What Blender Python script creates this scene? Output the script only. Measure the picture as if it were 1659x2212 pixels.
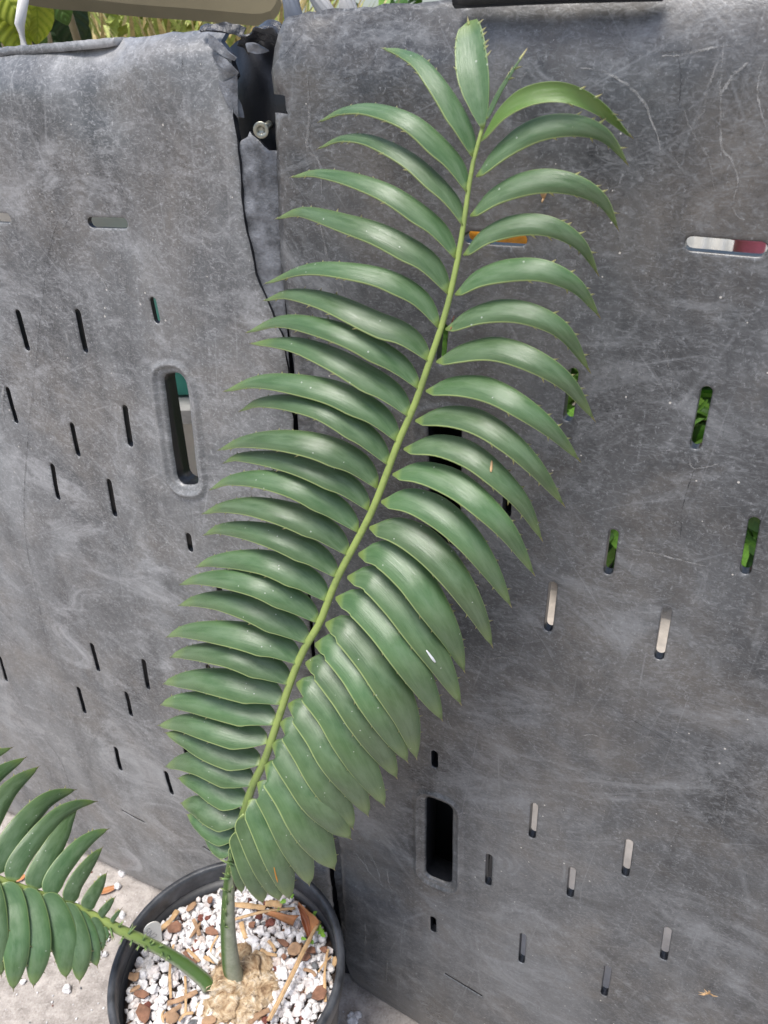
import bpy, bmesh, math, random
import numpy as np
from mathutils import Vector, Matrix, noise as mnoise
from mathutils.geometry import delaunay_2d_cdt

for o in list(bpy.data.objects): bpy.data.objects.remove(o)
scene = bpy.context.scene
RND = random.Random(7)
NP = np.random.default_rng(7)

# ------------------------------------------------------------------ camera
# The place is laid out in metres from a survey of the photograph: pix() below is a
# plain pin-hole model (1659 x 2212 grid) used only to read real positions off it.
FOC, CX, CY = 1662.0, 829.5, 1106.0
CAM = Vector((0, 0, 1.0))
_zc = Vector((-45, 2843, 1662)).normalized()
_yc = (Vector((0, 0, -1)) - _zc * (-_zc.z)).normalized()
_xc = _yc.cross(_zc)
ROT = Matrix((_xc, _yc, _zc))
def ray(p):
    return ROT @ Vector((p[0] - CX, -(p[1] - CY), -FOC))
cam_d = bpy.data.cameras.new('camera'); cam = bpy.data.objects.new('camera', cam_d)
scene.collection.objects.link(cam)
cam.matrix_world = Matrix.Translation(CAM) @ ROT.to_4x4()
cam_d.sensor_fit = 'VERTICAL'; cam_d.sensor_height = 24.0
cam_d.lens = 24.0 * FOC / 2212.0
cam_d.clip_start = 0.02; cam_d.clip_end = 500
cam_d.dof.use_dof = True; cam_d.dof.focus_distance = 0.55; cam_d.dof.aperture_fstop = 11
scene.camera = cam
scene.render.resolution_x = 768; scene.render.resolution_y = 1024

# ------------------------------------------------------------------ sky, sun, exposure
SUN_EL, SUN_AZ = math.radians(72), math.radians(222)     # azimuth measured from +Y towards +X
w = bpy.data.worlds.new('World'); scene.world = w; w.use_nodes = True
nt = w.node_tree; bg = nt.nodes['Background']
sky = nt.nodes.new('ShaderNodeTexSky'); sky.sky_type = 'NISHITA'; sky.sun_disc = False
sky.sun_elevation = SUN_EL; sky.sun_rotation = SUN_AZ
sky.air_density = 1.0; sky.dust_density = 3.0; sky.ozone_density = 1.0
nt.links.new(sky.outputs[0], bg.inputs[0]); bg.inputs[1].default_value = 0.085
sd = bpy.data.lights.new('sun', 'SUN'); sd.energy = 1.5; sd.angle = math.radians(22); sd.color = (1, 0.98, 0.95)
sun = bpy.data.objects.new('sun', sd); scene.collection.objects.link(sun)
to_sun = Vector((math.sin(SUN_AZ) * math.cos(SUN_EL), math.cos(SUN_AZ) * math.cos(SUN_EL), math.sin(SUN_EL)))
sun.rotation_euler = to_sun.to_track_quat('Z', 'Y').to_euler(); sun.location = (0, 0, 5)
vs = scene.view_settings
vs.view_transform = 'Standard'; vs.look = 'None'; vs.gamma = 1; vs.exposure = 1.36; vs.use_curve_mapping = False

# ------------------------------------------------------------------ helpers
def link(o): scene.collection.objects.link(o); return o
def mk(name, verts, faces, mats, parent=None, origin=None, smooth=True, attrs=None, midx=None):
    v = np.array([tuple(p) for p in verts], dtype=float)
    if origin is None: origin = (v.min(0) + v.max(0)) / 2 * np.array([1, 1, 0]) + np.array([0, 0, v[:, 2].min()])
    origin = np.array(tuple(origin))
    me = bpy.data.meshes.new(name); me.from_pydata((v - origin).tolist(), [], faces)
    if not isinstance(mats, (list, tuple)): mats = [mats]
    for m in mats: me.materials.append(m)
    if smooth: me.polygons.foreach_set('use_smooth', [True] * len(me.polygons))
    if midx is not None: me.polygons.foreach_set('material_index', midx)
    for k, a in (attrs or {}).items():
        at = me.attributes.new(k, 'FLOAT', 'POINT'); at.data.foreach_set('value', np.array(a, dtype=np.float32))
    me.update()
    o = link(bpy.data.objects.new(name, me))
    place(o, origin, parent); return o
WORLD = {}
def place(o, origin, parent):
    WORLD[o] = Vector(origin)
    if parent is not None:
        o.parent = parent; o.location = Vector(origin) - WORLD[parent]
    else: o.location = Vector(origin)
def tag(o, label, cat, group=None):
    o['label'] = label; o['category'] = cat
    if group: o['group'] = group
    return o
def thing(name, loc, label, cat, group=None):
    o = link(bpy.data.objects.new(name, None)); o.empty_display_size = 0.02
    place(o, loc, None); return tag(o, label, cat, group)

class MB:
    def __init__(s): s.v = []; s.f = []; s.a = []
    def add(s, v, f, a=None):
        b = len(s.v); s.v += [tuple(p) for p in v]; s.f += [tuple(i + b for i in q) for q in f]
        s.a += (list(a) if a is not None else [0.0] * len(v))
    def build(s, name, mat, parent=None, origin=None, smooth=True, attr=None):
        return mk(name, s.v, s.f, mat, parent, origin, smooth, {attr: s.a} if attr else None)

def catmull(pts, n):
    P = [Vector(p) for p in pts]
    if len(P) == 2: return [P[0].lerp(P[1], i / (n - 1)) for i in range(n)]
    Q = [2 * P[0] - P[1]] + P + [2 * P[-1] - P[-2]]
    L = [0.0]
    for i in range(len(P) - 1): L.append(L[-1] + (P[i + 1] - P[i]).length)
    out = []
    for k in range(n):
        t = L[-1] * k / (n - 1); i = 0
        while i < len(P) - 2 and t > L[i + 1]: i += 1
        x = (t - L[i]) / max(1e-9, L[i + 1] - L[i])
        a, b, c, d = Q[i:i + 4]
        out.append(0.5 * ((2 * b) + (c - a) * x + (2 * a - 5 * b + 4 * c - d) * x * x + (3 * b - a - 3 * c + d) * x ** 3))
    return out
def tube(pts, rad, ns=8, flat=1.0, up=Vector((0, 0, 1)), cap=True):
    n = len(pts); v = []; f = []; a = []
    for i, p in enumerate(pts):
        t = (pts[min(i + 1, n - 1)] - pts[max(i - 1, 0)]).normalized()
        s = t.cross(up)
        if s.length < 1e-3: s = t.cross(Vector((1, 0, 0)))
        s.normalize(); q = s.cross(t)
        r = rad[i] if hasattr(rad, '__len__') else rad
        for k in range(ns):
            an = 2 * math.pi * k / ns
            v.append(p + s * (r * math.cos(an)) + q * (r * flat * math.sin(an))); a.append(math.sin(an))
    for i in range(n - 1):
        for k in range(ns):
            f.append((i * ns + k, i * ns + (k + 1) % ns, (i + 1) * ns + (k + 1) % ns, (i + 1) * ns + k))
    if cap:
        f.append(tuple(range(ns))[::-1]); f.append(tuple((n - 1) * ns + k for k in range(ns)))
    return v, f, a
def boxv(c, ex, ey, ez):
    c = Vector(c); v = [c + sx * ex + sy * ey + sz * ez for sz in (-1, 1) for sy in (-1, 1) for sx in (-1, 1)]
    f = [(0, 2, 3, 1), (4, 5, 7, 6), (0, 1, 5, 4), (2, 6, 7, 3), (0, 4, 6, 2), (1, 3, 7, 5)]
    return v, f
ICO = {}
def ico(sub):
    if sub not in ICO:
        bm = bmesh.new(); bmesh.ops.create_icosphere(bm, subdivisions=sub, radius=1)
        ICO[sub] = (np.array([v.co[:] for v in bm.verts]), [tuple(v.index for v in f.verts) for f in bm.faces]); bm.free()
    return ICO[sub]

# ------------------------------------------------------------------ materials
def newmat(name):
    m = bpy.data.materials.new(name); m.use_nodes = True
    n = m.node_tree.nodes; l = m.node_tree.links
    return m, n, l, n['Principled BSDF']
def N(n, t, **k):
    x = n.new('ShaderNode' + t)
    for a, b in k.items(): setattr(x, a, b)
    return x
def ramp(n, l, src, stops):
    r = N(n, 'ValToRGB'); l.new(src, r.inputs[0])
    e = r.color_ramp.elements
    while len(e) < len(stops): e.new(0.5)
    for q, (p, c) in zip(e, stops):
        q.position = p; q.color = (c if hasattr(c, '__len__') else (c, c, c)) + ((1,) if hasattr(c, '__len__') else (1,))
    return r.outputs[0]
def mixc(n, l, fac, a, b, bt='MIX'):
    x = N(n, 'Mix', data_type='RGBA', blend_type=bt)
    for s, v in ((0, fac), (6, a), (7, b)):
        if hasattr(v, 'links'): l.new(v, x.inputs[s])
        else: x.inputs[s].default_value = v if s == 0 else (tuple(v) + (1,))
    return x.outputs[2]
def math_(n, l, op, a, b=0.5):
    x = N(n, 'Math', operation=op)
    for s, v in ((0, a), (1, b)):
        if hasattr(v, 'links'): l.new(v, x.inputs[s])
        else: x.inputs[s].default_value = v
    return x.outputs[0]
def noise(n, l, co, sc, det=6, rough=0.6, dist=0.0):
    x = N(n, 'TexNoise'); x.inputs['Scale'].default_value = sc; x.inputs['Detail'].default_value = det
    x.inputs['Roughness'].default_value = rough; x.inputs['Distortion'].default_value = dist
    if co is not None: l.new(co, x.inputs['Vector'])
    return x.outputs[0]
def mapping(n, l, co, rot=(0, 0, 0), sc=(1, 1, 1)):
    x = N(n, 'Mapping'); x.inputs['Rotation'].default_value = rot; x.inputs['Scale'].default_value = sc
    l.new(co, x.inputs['Vector']); return x.outputs[0]
def bump(n, l, h, strength, dist, b, prev=None):
    x = N(n, 'Bump'); x.inputs['Strength'].default_value = strength; x.inputs['Distance'].default_value = dist
    l.new(h, x.inputs['Height'])
    if prev is not None: l.new(prev, x.inputs['Normal'])
    l.new(x.outputs[0], b.inputs['Normal']); return x.outputs[0]

WYAW = None
def wall_mat(name, lo, hi, warm, seed, ck):
    m, n, l, b = newmat(name)
    g = N(n, 'NewGeometry'); off = N(n, 'VectorMath', operation='ADD'); off.inputs[1].default_value = (seed, seed * .7, 0)
    l.new(g.outputs['Position'], off.inputs[0])
    rot = N(n, 'VectorRotate', rotation_type='Z_AXIS'); rot.inputs['Angle'].default_value = WYAW
    l.new(off.outputs[0], rot.inputs['Vector']); co = rot.outputs[0]
    big = noise(n, l, co, 4.2, 6, .66, .8)
    streak = noise(n, l, mapping(n, l, co, sc=(24, 6, 2.6)), 1.0, 6, .62, .5)
    diag = noise(n, l, mapping(n, l, mapping(n, l, co, rot=(0, math.radians(-38), 0)), sc=(13, 6, 50)), 1.0, 7, .72, 1.8)
    fine = noise(n, l, mapping(n, l, co, rot=(0, math.radians(20), 0), sc=(150, 60, 330)), 1.0, 5, .7, 1.6)
    curl = noise(n, l, co, 130, 3, .6, 3.2)
    t = math_(n, l, 'ADD', math_(n, l, 'MULTIPLY', big, .55), math_(n, l, 'MULTIPLY', streak, .45))
    base = ramp(n, l, t, [(.38, lo), (.5, tuple((a + c) / 2 for a, c in zip(lo, hi))), (.62, hi)])
    # brownish dust patches
    dn = noise(n, l, co, 9, 6, .65, .3)
    base = mixc(n, l, ramp(n, l, dn, [(.46, 0.0), (.68, .8)]), base, warm)
    # scuffs
    base = mixc(n, l, ramp(n, l, diag, [(.52, 0.0), (.76, .42)]), base, tuple(min(.38, x * 1.9) for x in hi))
    base = mixc(n, l, ramp(n, l, fine, [(.50, 0.0), (.72, .6)]), base, tuple(min(.42, x * 2.1) for x in hi))
    base = mixc(n, l, ramp(n, l, curl, [(.54, 0.0), (.70, ck)]), base, tuple(min(.45, x * 2.3) for x in hi))
    base = mixc(n, l, ramp(n, l, curl, [(.28, ck), (.42, 0.0)]), base, (.05, .05, .055))
    cloud = noise(n, l, mapping(n, l, co, rot=(0, math.radians(35), 0), sc=(9, 5, 17)), 1.0, 7, .78, 1.2)
    base = mixc(n, l, ramp(n, l, cloud, [(.52, 0.0), (.64, .45), (.76, .8)]), base, tuple(min(.42, x * 2.1) for x in hi))
    base = mixc(n, l, ramp(n, l, cloud, [(.30, .6), (.46, 0.0)]), base, lo)
    # curved hair-line scratches in patches
    for ang, sx, sz, sd_, msc in ((25, 3.0, 34, 1.0, 9), (-52, 2.6, 40, 5.0, 11), (84, 3.5, 30, 9.0, 8)):
        vo = N(n, 'TexVoronoi', feature='DISTANCE_TO_EDGE'); vo.inputs['Scale'].default_value = 1.0
        mp = mapping(n, l, mapping(n, l, co, rot=(0, math.radians(ang), 0)), sc=(sx, 1, sz)); ad = N(n, 'VectorMath', operation='ADD'); ad.inputs[1].default_value = (sd_, sd_, sd_)
        l.new(mp, ad.inputs[0]); l.new(ad.outputs[0], vo.inputs['Vector'])
        hl = ramp(n, l, vo.outputs['Distance'], [(0.0, 1.0), (.016, 0.0)])
        pm = ramp(n, l, noise(n, l, ad.outputs[0], msc * .35, 2, .6), [(.53, 0.0), (.70, .34)])
        base = mixc(n, l, math_(n, l, 'MULTIPLY', hl, pm), base, tuple(min(.45, x * 2.4) for x in hi))
    # dust flecks
    fl = noise(n, l, mapping(n, l, co, sc=(420, 300, 300)), 1.0, 3, .75)
    base = mixc(n, l, ramp(n, l, fl, [(.60, 0.0), (.72, .55)]), base, tuple(min(.5, x * 2.6) for x in hi))
    base = mixc(n, l, ramp(n, l, fl, [(.28, .5), (.40, 0.0)]), base, lo)
    # pale stuck grit, in clusters
    v2 = N(n, 'TexVoronoi'); v2.inputs['Scale'].default_value = 130; l.new(co, v2.inputs['Vector'])
    cl = ramp(n, l, noise(n, l, co, 7, 3, .6), [(.42, .02), (.74, .13)])
    sp = math_(n, l, 'LESS_THAN', v2.outputs['Distance'], cl)
    rs = N(n, 'SeparateColor'); l.new(v2.outputs['Color'], rs.inputs[0])
    sp = math_(n, l, 'MULTIPLY', sp, math_(n, l, 'GREATER_THAN', rs.outputs[0], .70))
    base = mixc(n, l, math_(n, l, 'MULTIPLY', sp, .8), base, (.62, .58, .52))
    l.new(base, b.inputs['Base Color'])
    rr = ramp(n, l, math_(n, l, 'ADD', math_(n, l, 'MULTIPLY', big, .6), math_(n, l, 'MULTIPLY', fine, .4)), [(.3, .22), (.7, .46)])
    l.new(rr, b.inputs['Roughness']); b.inputs['Specular IOR Level'].default_value = .5
    p = bump(n, l, curl, .10, .0006, b)
    p = bump(n, l, fine, .14, .0008, b, p)
    bump(n, l, diag, .12, .002, b, p)
    return m
def plain(name, col, rough=.5, bumpsc=None, bs=.3, bd=.001, var=.25, vsc=40, spec=.5, metal=0):
    m, n, l, b = newmat(name)
    g = N(n, 'NewGeometry'); nz = noise(n, l, g.outputs['Position'], vsc, 5, .6)
    c = ramp(n, l, nz, [(.3, tuple(x * (1 - var) for x in col)), (.7, tuple(min(1, x * (1 + var)) for x in col))])
    l.new(c, b.inputs['Base Color']); b.inputs['Roughness'].default_value = rough
    b.inputs['Specular IOR Level'].default_value = spec; b.inputs['Metallic'].default_value = metal
    if bumpsc: bump(n, l, noise(n, l, g.outputs['Position'], bumpsc, 6, .65), bs, bd, b)
    return m
def leaf_mat(name, top, mid, under, margin, sc=1.0):
    m, n, l, b = newmat(name)
    def A(k):
        x = N(n, 'Attribute', attribute_name=k); return x.outputs['Fac']
    ax, as_, side, tooth = A('across'), A('along'), A('side'), A('tooth')
    cv = N(n, 'CombineXYZ')
    l.new(math_(n, l, 'MULTIPLY', ax, 26.0), cv.inputs[0]); l.new(math_(n, l, 'MULTIPLY', as_, 1.6), cv.inputs[1])
    oi = N(n, 'ObjectInfo'); l.new(math_(n, l, 'MULTIPLY', oi.outputs['Random'], 40.0), cv.inputs[2])
    stri = noise(n, l, cv.outputs[0], 1.3, 4, .65, .15)
    cv2 = N(n, 'CombineXYZ'); l.new(math_(n, l, 'MULTIPLY', ax, 1.2), cv2.inputs[0]); l.new(math_(n, l, 'MULTIPLY', as_, 4), cv2.inputs[1])
    l.new(math_(n, l, 'MULTIPLY', oi.outputs['Random'], 77.0), cv2.inputs[2])
    blot = noise(n, l, cv2.outputs[0], 1.4, 5, .6)
    col = mixc(n, l, ramp(n, l, math_(n, l, 'ADD', math_(n, l, 'MULTIPLY', stri, .45), math_(n, l, 'MULTIPLY', blot, .55)), [(.35, 0.0), (.65, 1.0)]), top, mid)
    # per-leaflet tint
    hs = N(n, 'HueSaturation'); l.new(col, hs.inputs['Color'])
    l.new(math_(n, l, 'ADD', math_(n, l, 'MULTIPLY', oi.outputs['Random'], .016), .488), hs.inputs['Hue'])
    l.new(math_(n, l, 'ADD', math_(n, l, 'MULTIPLY', oi.outputs['Random'], .3), .86), hs.inputs['Value']); col = hs.outputs[0]
    bloom_hl = math_(n, l, 'MULTIPLY', ramp(n, l, math_(n, l, 'ABSOLUTE', ax, 0), [(.25, 1.0), (.85, 0.0)]), ramp(n, l, blot, [(.38, 0.0), (.62, .42)])); col = mixc(n, l, bloom_hl, col, (.155, .225, .130))  # waxy bloom doubling as a painted pale highlight along the midline
    # yellow-green foot and tip
    foot = ramp(n, l, as_, [(.0, .95), (.055, .0)]); col = mixc(n, l, foot, col, (.27, .36, .07))
    tp = ramp(n, l, as_, [(.86, 0.0), (1.0, .65)]); col = mixc(n, l, tp, col, (.22, .30, .06))
    col = mixc(n, l, side, col, under)
    aa = math_(n, l, 'ABSOLUTE', ax, 0)
    mg = ramp(n, l, aa, [(.92, 0.0), (.965, 1.0)]); mgl = math_(n, l, 'MULTIPLY', mg, math_(n, l, 'ADD', math_(n, l, 'MULTIPLY', math_(n, l, 'LESS_THAN', ax, 0.0), .55), .3)); col = mixc(n, l, mgl, col, margin)
    col = mixc(n, l, tooth, col, (.62, .50, .20))
    # dust specks
    g = N(n, 'NewGeometry'); v2 = N(n, 'TexVoronoi'); v2.inputs['Scale'].default_value = 170; l.new(g.outputs['Position'], v2.inputs['Vector'])
    rs = N(n, 'SeparateColor'); l.new(v2.outputs['Color'], rs.inputs[0])
    sp = math_(n, l, 'MULTIPLY', math_(n, l, 'LESS_THAN', v2.outputs['Distance'], .09), math_(n, l, 'GREATER_THAN', rs.outputs[0], .72))
    col = mixc(n, l, math_(n, l, 'MULTIPLY', sp, .55), col, (.55, .58, .5))
    l.new(col, b.inputs['Base Color'])
    l.new(ramp(n, l, blot, [(.3, .31), (.7, .44)]), b.inputs['Roughness']); b.inputs['Specular IOR Level'].default_value = .85
    b.inputs['Sheen Weight'].default_value = .06; b.inputs['Sheen Roughness'].default_value = .6
    b.inputs['Sheen Tint'].default_value = (.8, .95, .9, 1)
    bump(n, l, stri, .38, .0006, b)
    tr = N(n, 'BsdfTranslucent'); l.new(mixc(n, l, 1.0, col, (.9, 1.0, .35), 'MULTIPLY'), tr.inputs[0])
    ms = N(n, 'MixShader'); ms.inputs[0].default_value = .14
    l.new(b.outputs[0], ms.inputs[1]); l.new(tr.outputs[0], ms.inputs[2])
    l.new(ms.outputs[0], n['Material Output'].inputs[0])
    return m
def attr_mat(name, stops, rough=.7, bumpsc=600, bs=.5, bd=.0006, sss=0, interp='CONSTANT', attr='tone'):
    m, n, l, b = newmat(name)
    a = N(n, 'Attribute', attribute_name=attr); r = ramp(n, l, a.outputs['Fac'], stops)
    for x in n:
        if x.type == 'VALTORGB': x.color_ramp.interpolation = interp
    g = N(n, 'NewGeometry'); nz = noise(n, l, g.outputs['Position'], 160, 4, .6)
    c = mixc(n, l, 1.0, r, ramp(n, l, nz, [(.32, .62), (.62, 1.0)]), 'MULTIPLY')
    l.new(c, b.inputs['Base Color']); b.inputs['Roughness'].default_value = rough; b.inputs['Specular IOR Level'].default_value = .25
    bump(n, l, noise(n, l, g.outputs['Position'], bumpsc, 5, .7), bs, bd, b)
    return m

# ------------------------------------------------------------------ wall frame (survey)
def on_plane(p, z):                       # a pixel of the survey on a level plane
    d = ray(p); t = (z - CAM.z) / d.z; return CAM + d * t
_a, _b = on_plane((0, 1762), 0), on_plane((840, 2205), 0)
EU = Vector((_b.x - _a.x, _b.y - _a.y, 0)).normalized()
EN = Vector((EU.y, -EU.x, 0)); EN = EN if EN.dot(CAM - _a) > 0 else -EN
W0 = Vector((_a.x, _a.y, 0)); WYAW = -math.atan2(EU.y, EU.x)
def on_wall(p, d=0.0):
    r = ray(p); t = ((W0 - CAM).dot(EN) + d) / r.dot(EN); return CAM + r * t
def U(p, d=0.0):
    q = on_wall(p, d) - W0; return (q.dot(EU), q.z)
def uv3(u, v, d=0.0): return W0 + EU * u + EN * d + Vector((0, 0, v))

M = {}
M['panel_l'] = wall_mat('scuffed_grey_plastic', (.063, .0655, .067), (.210, .2145, .2145), (.175, .160, .142), 3.1, .24)
M['panel_r'] = wall_mat('scuffed_dark_plastic', (.0265, .028, .030), (.120, .1235, .126), (.132, .119, .104), 0.0, .14)
M['black'] = plain('black_plastic', (.011, .012, .015), .38, 60, .25, .002, .3, 30)
M['black_deep'] = plain('dark_backing', (.012, .012, .013), .6, None, var=.2)
M['torn'] = plain('torn_plastic', (.15, .155, .165), .36, 220, .7, .002, .6, 90)
M['shiny'] = plain('shiny_black_plastic', (.035, .037, .042), .22, 200, .6, .002, .5, 90)
M['pale'] = plain('stress_whitened_plastic', (.24, .25, .27), .3, 220, .6, .002, .6, 120)
M['pot'] = plain('pot_plastic', (.028, .029, .032), .42, 240, .12, .0006, .35, 24)
M['rim'] = plain('pot_rim_plastic', (.055, .058, .064), .40, 300, .35, .0008, .65, 45)

# ------------------------------------------------------------------ ground
def ground_mat():
    m, n, l, b = newmat('rough_concrete'); g = N(n, 'NewGeometry'); co = g.outputs['Position']
    big = noise(n, l, co, 3, 5, .6); mid = noise(n, l, co, 60, 5, .65); fi = noise(n, l, co, 420, 3, .7)
    c = ramp(n, l, math_(n, l, 'ADD', math_(n, l, 'MULTIPLY', big, .3), math_(n, l, 'MULTIPLY', mid, .7)), [(.38, (.27, .24, .215)), (.62, (.49, .445, .405))])
    c = mixc(n, l, ramp(n, l, fi, [(.55, 0.0), (.68, .55)]), c, (.56, .53, .49))
    c = mixc(n, l, ramp(n, l, fi, [(.30, .6), (.42, 0.0)]), c, (.12, .105, .095))
    l.new(c, b.inputs['Base Color']); b.inputs['Roughness'].default_value = .88; b.inputs['Specular IOR Level'].default_value = .2
    p = bump(n, l, mid, .35, .004, b); bump(n, l, fi, .55, .0015, b, p); return m
M['ground'] = ground_mat()
nx = 60
gx = np.concatenate([[-300, -40, -8], np.linspace(-2, 2, nx), [8, 40, 300]])
gv = [(x, y, 0 if max(abs(x), abs(y)) > 2 else 0.0012 * mnoise.noise(Vector((x * 6, y * 6, 0)))) for y in gx for x in gx]
k = len(gx)
g = mk('pavement', gv, [(j * k + i, j * k + i + 1, (j + 1) * k + i + 1, (j + 1) * k + i) for j in range(k - 1) for i in range(k - 1)], M['ground'], origin=(0, 0, 0))
g['kind'] = 'structure'

# ------------------------------------------------------------------ panel builder
def minkowski(poly, R, step=0.9):
    """outline of a convex polygon (2 points = capsule) grown by R, counter-clockwise"""
    n = len(poly)
    if n > 2:
        ar = sum(poly[i][0] * poly[(i + 1) % n][1] - poly[(i + 1) % n][0] * poly[i][1] for i in range(n))
        if ar < 0: poly = poly[::-1]
    out = []
    for i in range(n):
        a, b, c = poly[i - 1], poly[i], poly[(i + 1) % n]
        n1 = math.atan2(-(b[0] - a[0]), b[1] - a[1]); n2 = math.atan2(-(c[0] - b[0]), c[1] - b[1])
        while n2 < n1 - 1e-9: n2 += 2 * math.pi
        kk = max(2, int((n2 - n1) / 0.45) + 1)
        for q in range(kk + 1):
            t = n1 + (n2 - n1) * q / kk; out.append((b[0] + R * math.cos(t), b[1] + R * math.sin(t)))
    return resample(out, max(.002, R * step))
def resample(loop, step):
    out = []
    for i in range(len(loop)):
        a, b = loop[i], loop[(i + 1) % len(loop)]
        k = max(1, int(math.hypot(b[0] - a[0], b[1] - a[1]) / step))
        for q in range(k): out.append((a[0] + (b[0] - a[0]) * q / k, a[1] + (b[1] - a[1]) * q / k))
    return out
def inside(P, loop):
    x, y = P[:, 0], P[:, 1]; L = np.array(loop); r = np.zeros(len(P), bool)
    x1, y1 = L[:, 0], L[:, 1]; x2, y2 = np.roll(x1, -1), np.roll(y1, -1)
    for a, b, c, d in zip(x1, y1, x2, y2):
        if b == d: continue
        h = ((b > y) != (d > y)) & (x < (c - a) * (y - b) / (d - b) + a); r ^= h
    return r
def panel(name, outline, holes, disp, thick, mat, parent, grid=.0065):
    """holes: list of rings [(loop, offset), ...], first ring is the hole edge"""
    O = resample(outline, .005)
    pts = []; edges = []; dd = {}
    def loop_in(L, off):
        b = len(pts)
        for i, p in enumerate(L):
            pts.append(p); edges.append((b + i, b + (i + 1) % len(L)))
            if off is not None: dd[b + i] = off
        return list(range(b, b + len(L)))
    loop_in(O, None)
    for h in holes:
        for L, off in h: loop_in(L, off)
    Oa = np.array(O); lo, hi = Oa.min(0), Oa.max(0)
    gx, gy = np.meshgrid(np.arange(lo[0], hi[0], grid), np.arange(lo[1], hi[1], grid))
    G = np.stack([gx.ravel(), gy.ravel()], 1) + NP.uniform(-.3, .3, (gx.size, 2)) * grid
    keep = inside(G, O)
    for h in holes: keep &= ~inside(G, h[-1][0])
    G = G[keep]
    A = np.array(pts); ok = np.ones(len(G), bool)
    for s in range(0, len(G), 4000):
        d2 = ((G[s:s + 4000, None, :] - A[None]) ** 2).sum(2).min(1); ok[s:s + 4000] = d2 > (grid * .35) ** 2
    G = G[ok]
    allp = [Vector(p) for p in pts] + [Vector(p) for p in G.tolist()]
    V, E, F, ov, oe, of_ = delaunay_2d_cdt(allp, edges, [], 0, 1e-6)
    Va = np.array([p[:] for p in V]); Fa = np.array([f[:] for f in F]); C = Va[Fa].mean(1)
    kf = inside(C, O)
    for h in holes: kf &= ~inside(C, h[0][0])
    Fa = Fa[kf]
    used = np.unique(Fa); re = -np.ones(len(Va), int); re[used] = np.arange(len(used))
    Fa = re[Fa]; off = np.zeros(len(used))
    for i, src in enumerate(used):
        for s in ov[src]:
            if s in dd: off[i] = dd[s]
    P = Va[used]; nv = len(P)
    n3 = np.array([disp(u, v) for u, v in P]) + off
    front = np.array(W0)[None] + P[:, :1] * np.array(EU) + n3[:, None] * np.array(EN) + P[:, 1:2] * np.array([0, 0, 1.])
    tk = np.array([thick(u, v) for u, v in P]) if callable(thick) else thick
    back = front - np.array(EN) * (tk + off)[:, None]
    # orientation
    a, b_, c = front[Fa[0]]
    if np.dot(np.cross(b_ - a, c - a), np.array(EN)) < 0: Fa = Fa[:, ::-1]
    cnt = {}
    for f in Fa.tolist():
        for i in range(3): cnt[(f[i], f[(i + 1) % 3])] = 1
    faces = [tuple(f) for f in Fa.tolist()] + [tuple(i + nv for i in f[::-1]) for f in Fa.tolist()]
    rimv = {}
    verts = np.concatenate([front, back]).tolist()
    for (i, j) in cnt:
        if (j, i) not in cnt: faces.append((j, i, i + nv, j + nv))
    H = [np.array(h[0][0]) for h in holes]; HC = [(a.min(0) - .002, a.max(0) + .002) for a in H]
    mi = [0] * len(faces)
    for q_, fc in enumerate(faces):
        if len(fc) == 4:
            p = P[fc[0] % nv]
            mi[q_] = 1  # slot walls and cut edges coloured black to stand for their shade
    o = mk(name, verts, faces, [mat, M['black']], parent, midx=mi)
    o.data.polygons.foreach_set('use_smooth', [len(p.vertices) == 3 for p in o.data.polygons])
    return o
def slot(a, b, wd=.0058):
    A, B = U(a), U(b); d = Vector((B[0] - A[0], B[1] - A[1])); L = d.length; d /= max(L, 1e-6); r = wd / 2
    if L > 2.2 * r: A = (A[0] + d.x * r, A[1] + d.y * r); B = (B[0] - d.x * r, B[1] - d.y * r)
    core = [A, B]
    return [(minkowski(core, r), -.0008), (minkowski(core, r + .0008), -.0001), (minkowski(core, r + .0022), 0.0)]
def cutout(q, r=.012):
    P = [Vector(U(p)) for p in q]; c = sum(P, Vector((0, 0))) / 4
    core = [tuple(p + Vector((math.copysign(r, c.x - p.x), math.copysign(r, c.y - p.y)))) for p in P]
    return [(minkowski(core, r + d, .35), z) for d, z in ((0, -.004), (.0015, -.0012), (.003, -.0006), (.006, -.0006), (.0068, .0022), (.0092, .0022), (.0108, -.0004), (.014, 0))], core
def nz3(u, v, s, seed): return mnoise.noise(Vector((u * s, v * s, seed)))

# ---- left panel
L_SLOTS = [((33, 670), (55, 760)), ((162, 669), (182, 764)), ((328, 642), (338, 700)), ((10, 838), (34, 916)), ((266, 877), (283, 965)),
           ((152, 914), (169, 987)), ((111, 1002), (129, 1079)), ((236, 1034), (251, 1115)), ((407, 1151), (414, 1191)), ((199, 1388), (215, 1449)),
           ((311, 1423), (323, 1487)), ((171, 1482), (186, 1539)), ((274, 1493), (287, 1545)), ((1, 1416), (17, 1470)), ((250, 1613), (262, 1664)),
           ((358, 1666), (370, 1719)), ((448, 1436), (456, 1476)), ((396, 1590), (403, 1632)), ((60, 1120), (74, 1190)), ((470, 1240), (478, 1300))]
L_SLOTS = [s for s in L_SLOTS if s[0] != (60, 1120)]
root_l = thing('plastic_panel', uv3(.25, 0), 'weathered grey slotted plastic panel with torn upper corner, left of the seam', 'panel', 'upright plastic bin panels')
cut_l, core_l = cutout([(341, 809), (392, 813), (426, 1054), (381, 1046)], .0075)
holes_l = [slot(a, b) for a, b in L_SLOTS] + [cut_l]
holes_l += [slot((190, 480.5), (275, 482.5), .0075), slot((-60, 468), (23, 471), .007), slot((262, 1751), (313, 1778), .003), slot((437, 1833), (487, 1859), .003)]
top_l = [(-500, 120), (-200, 111), (0, 100), (100, 92), (200, 84), (300, 75), (350, 70), (390, 64), (430, 58), (452, 54)]
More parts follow.
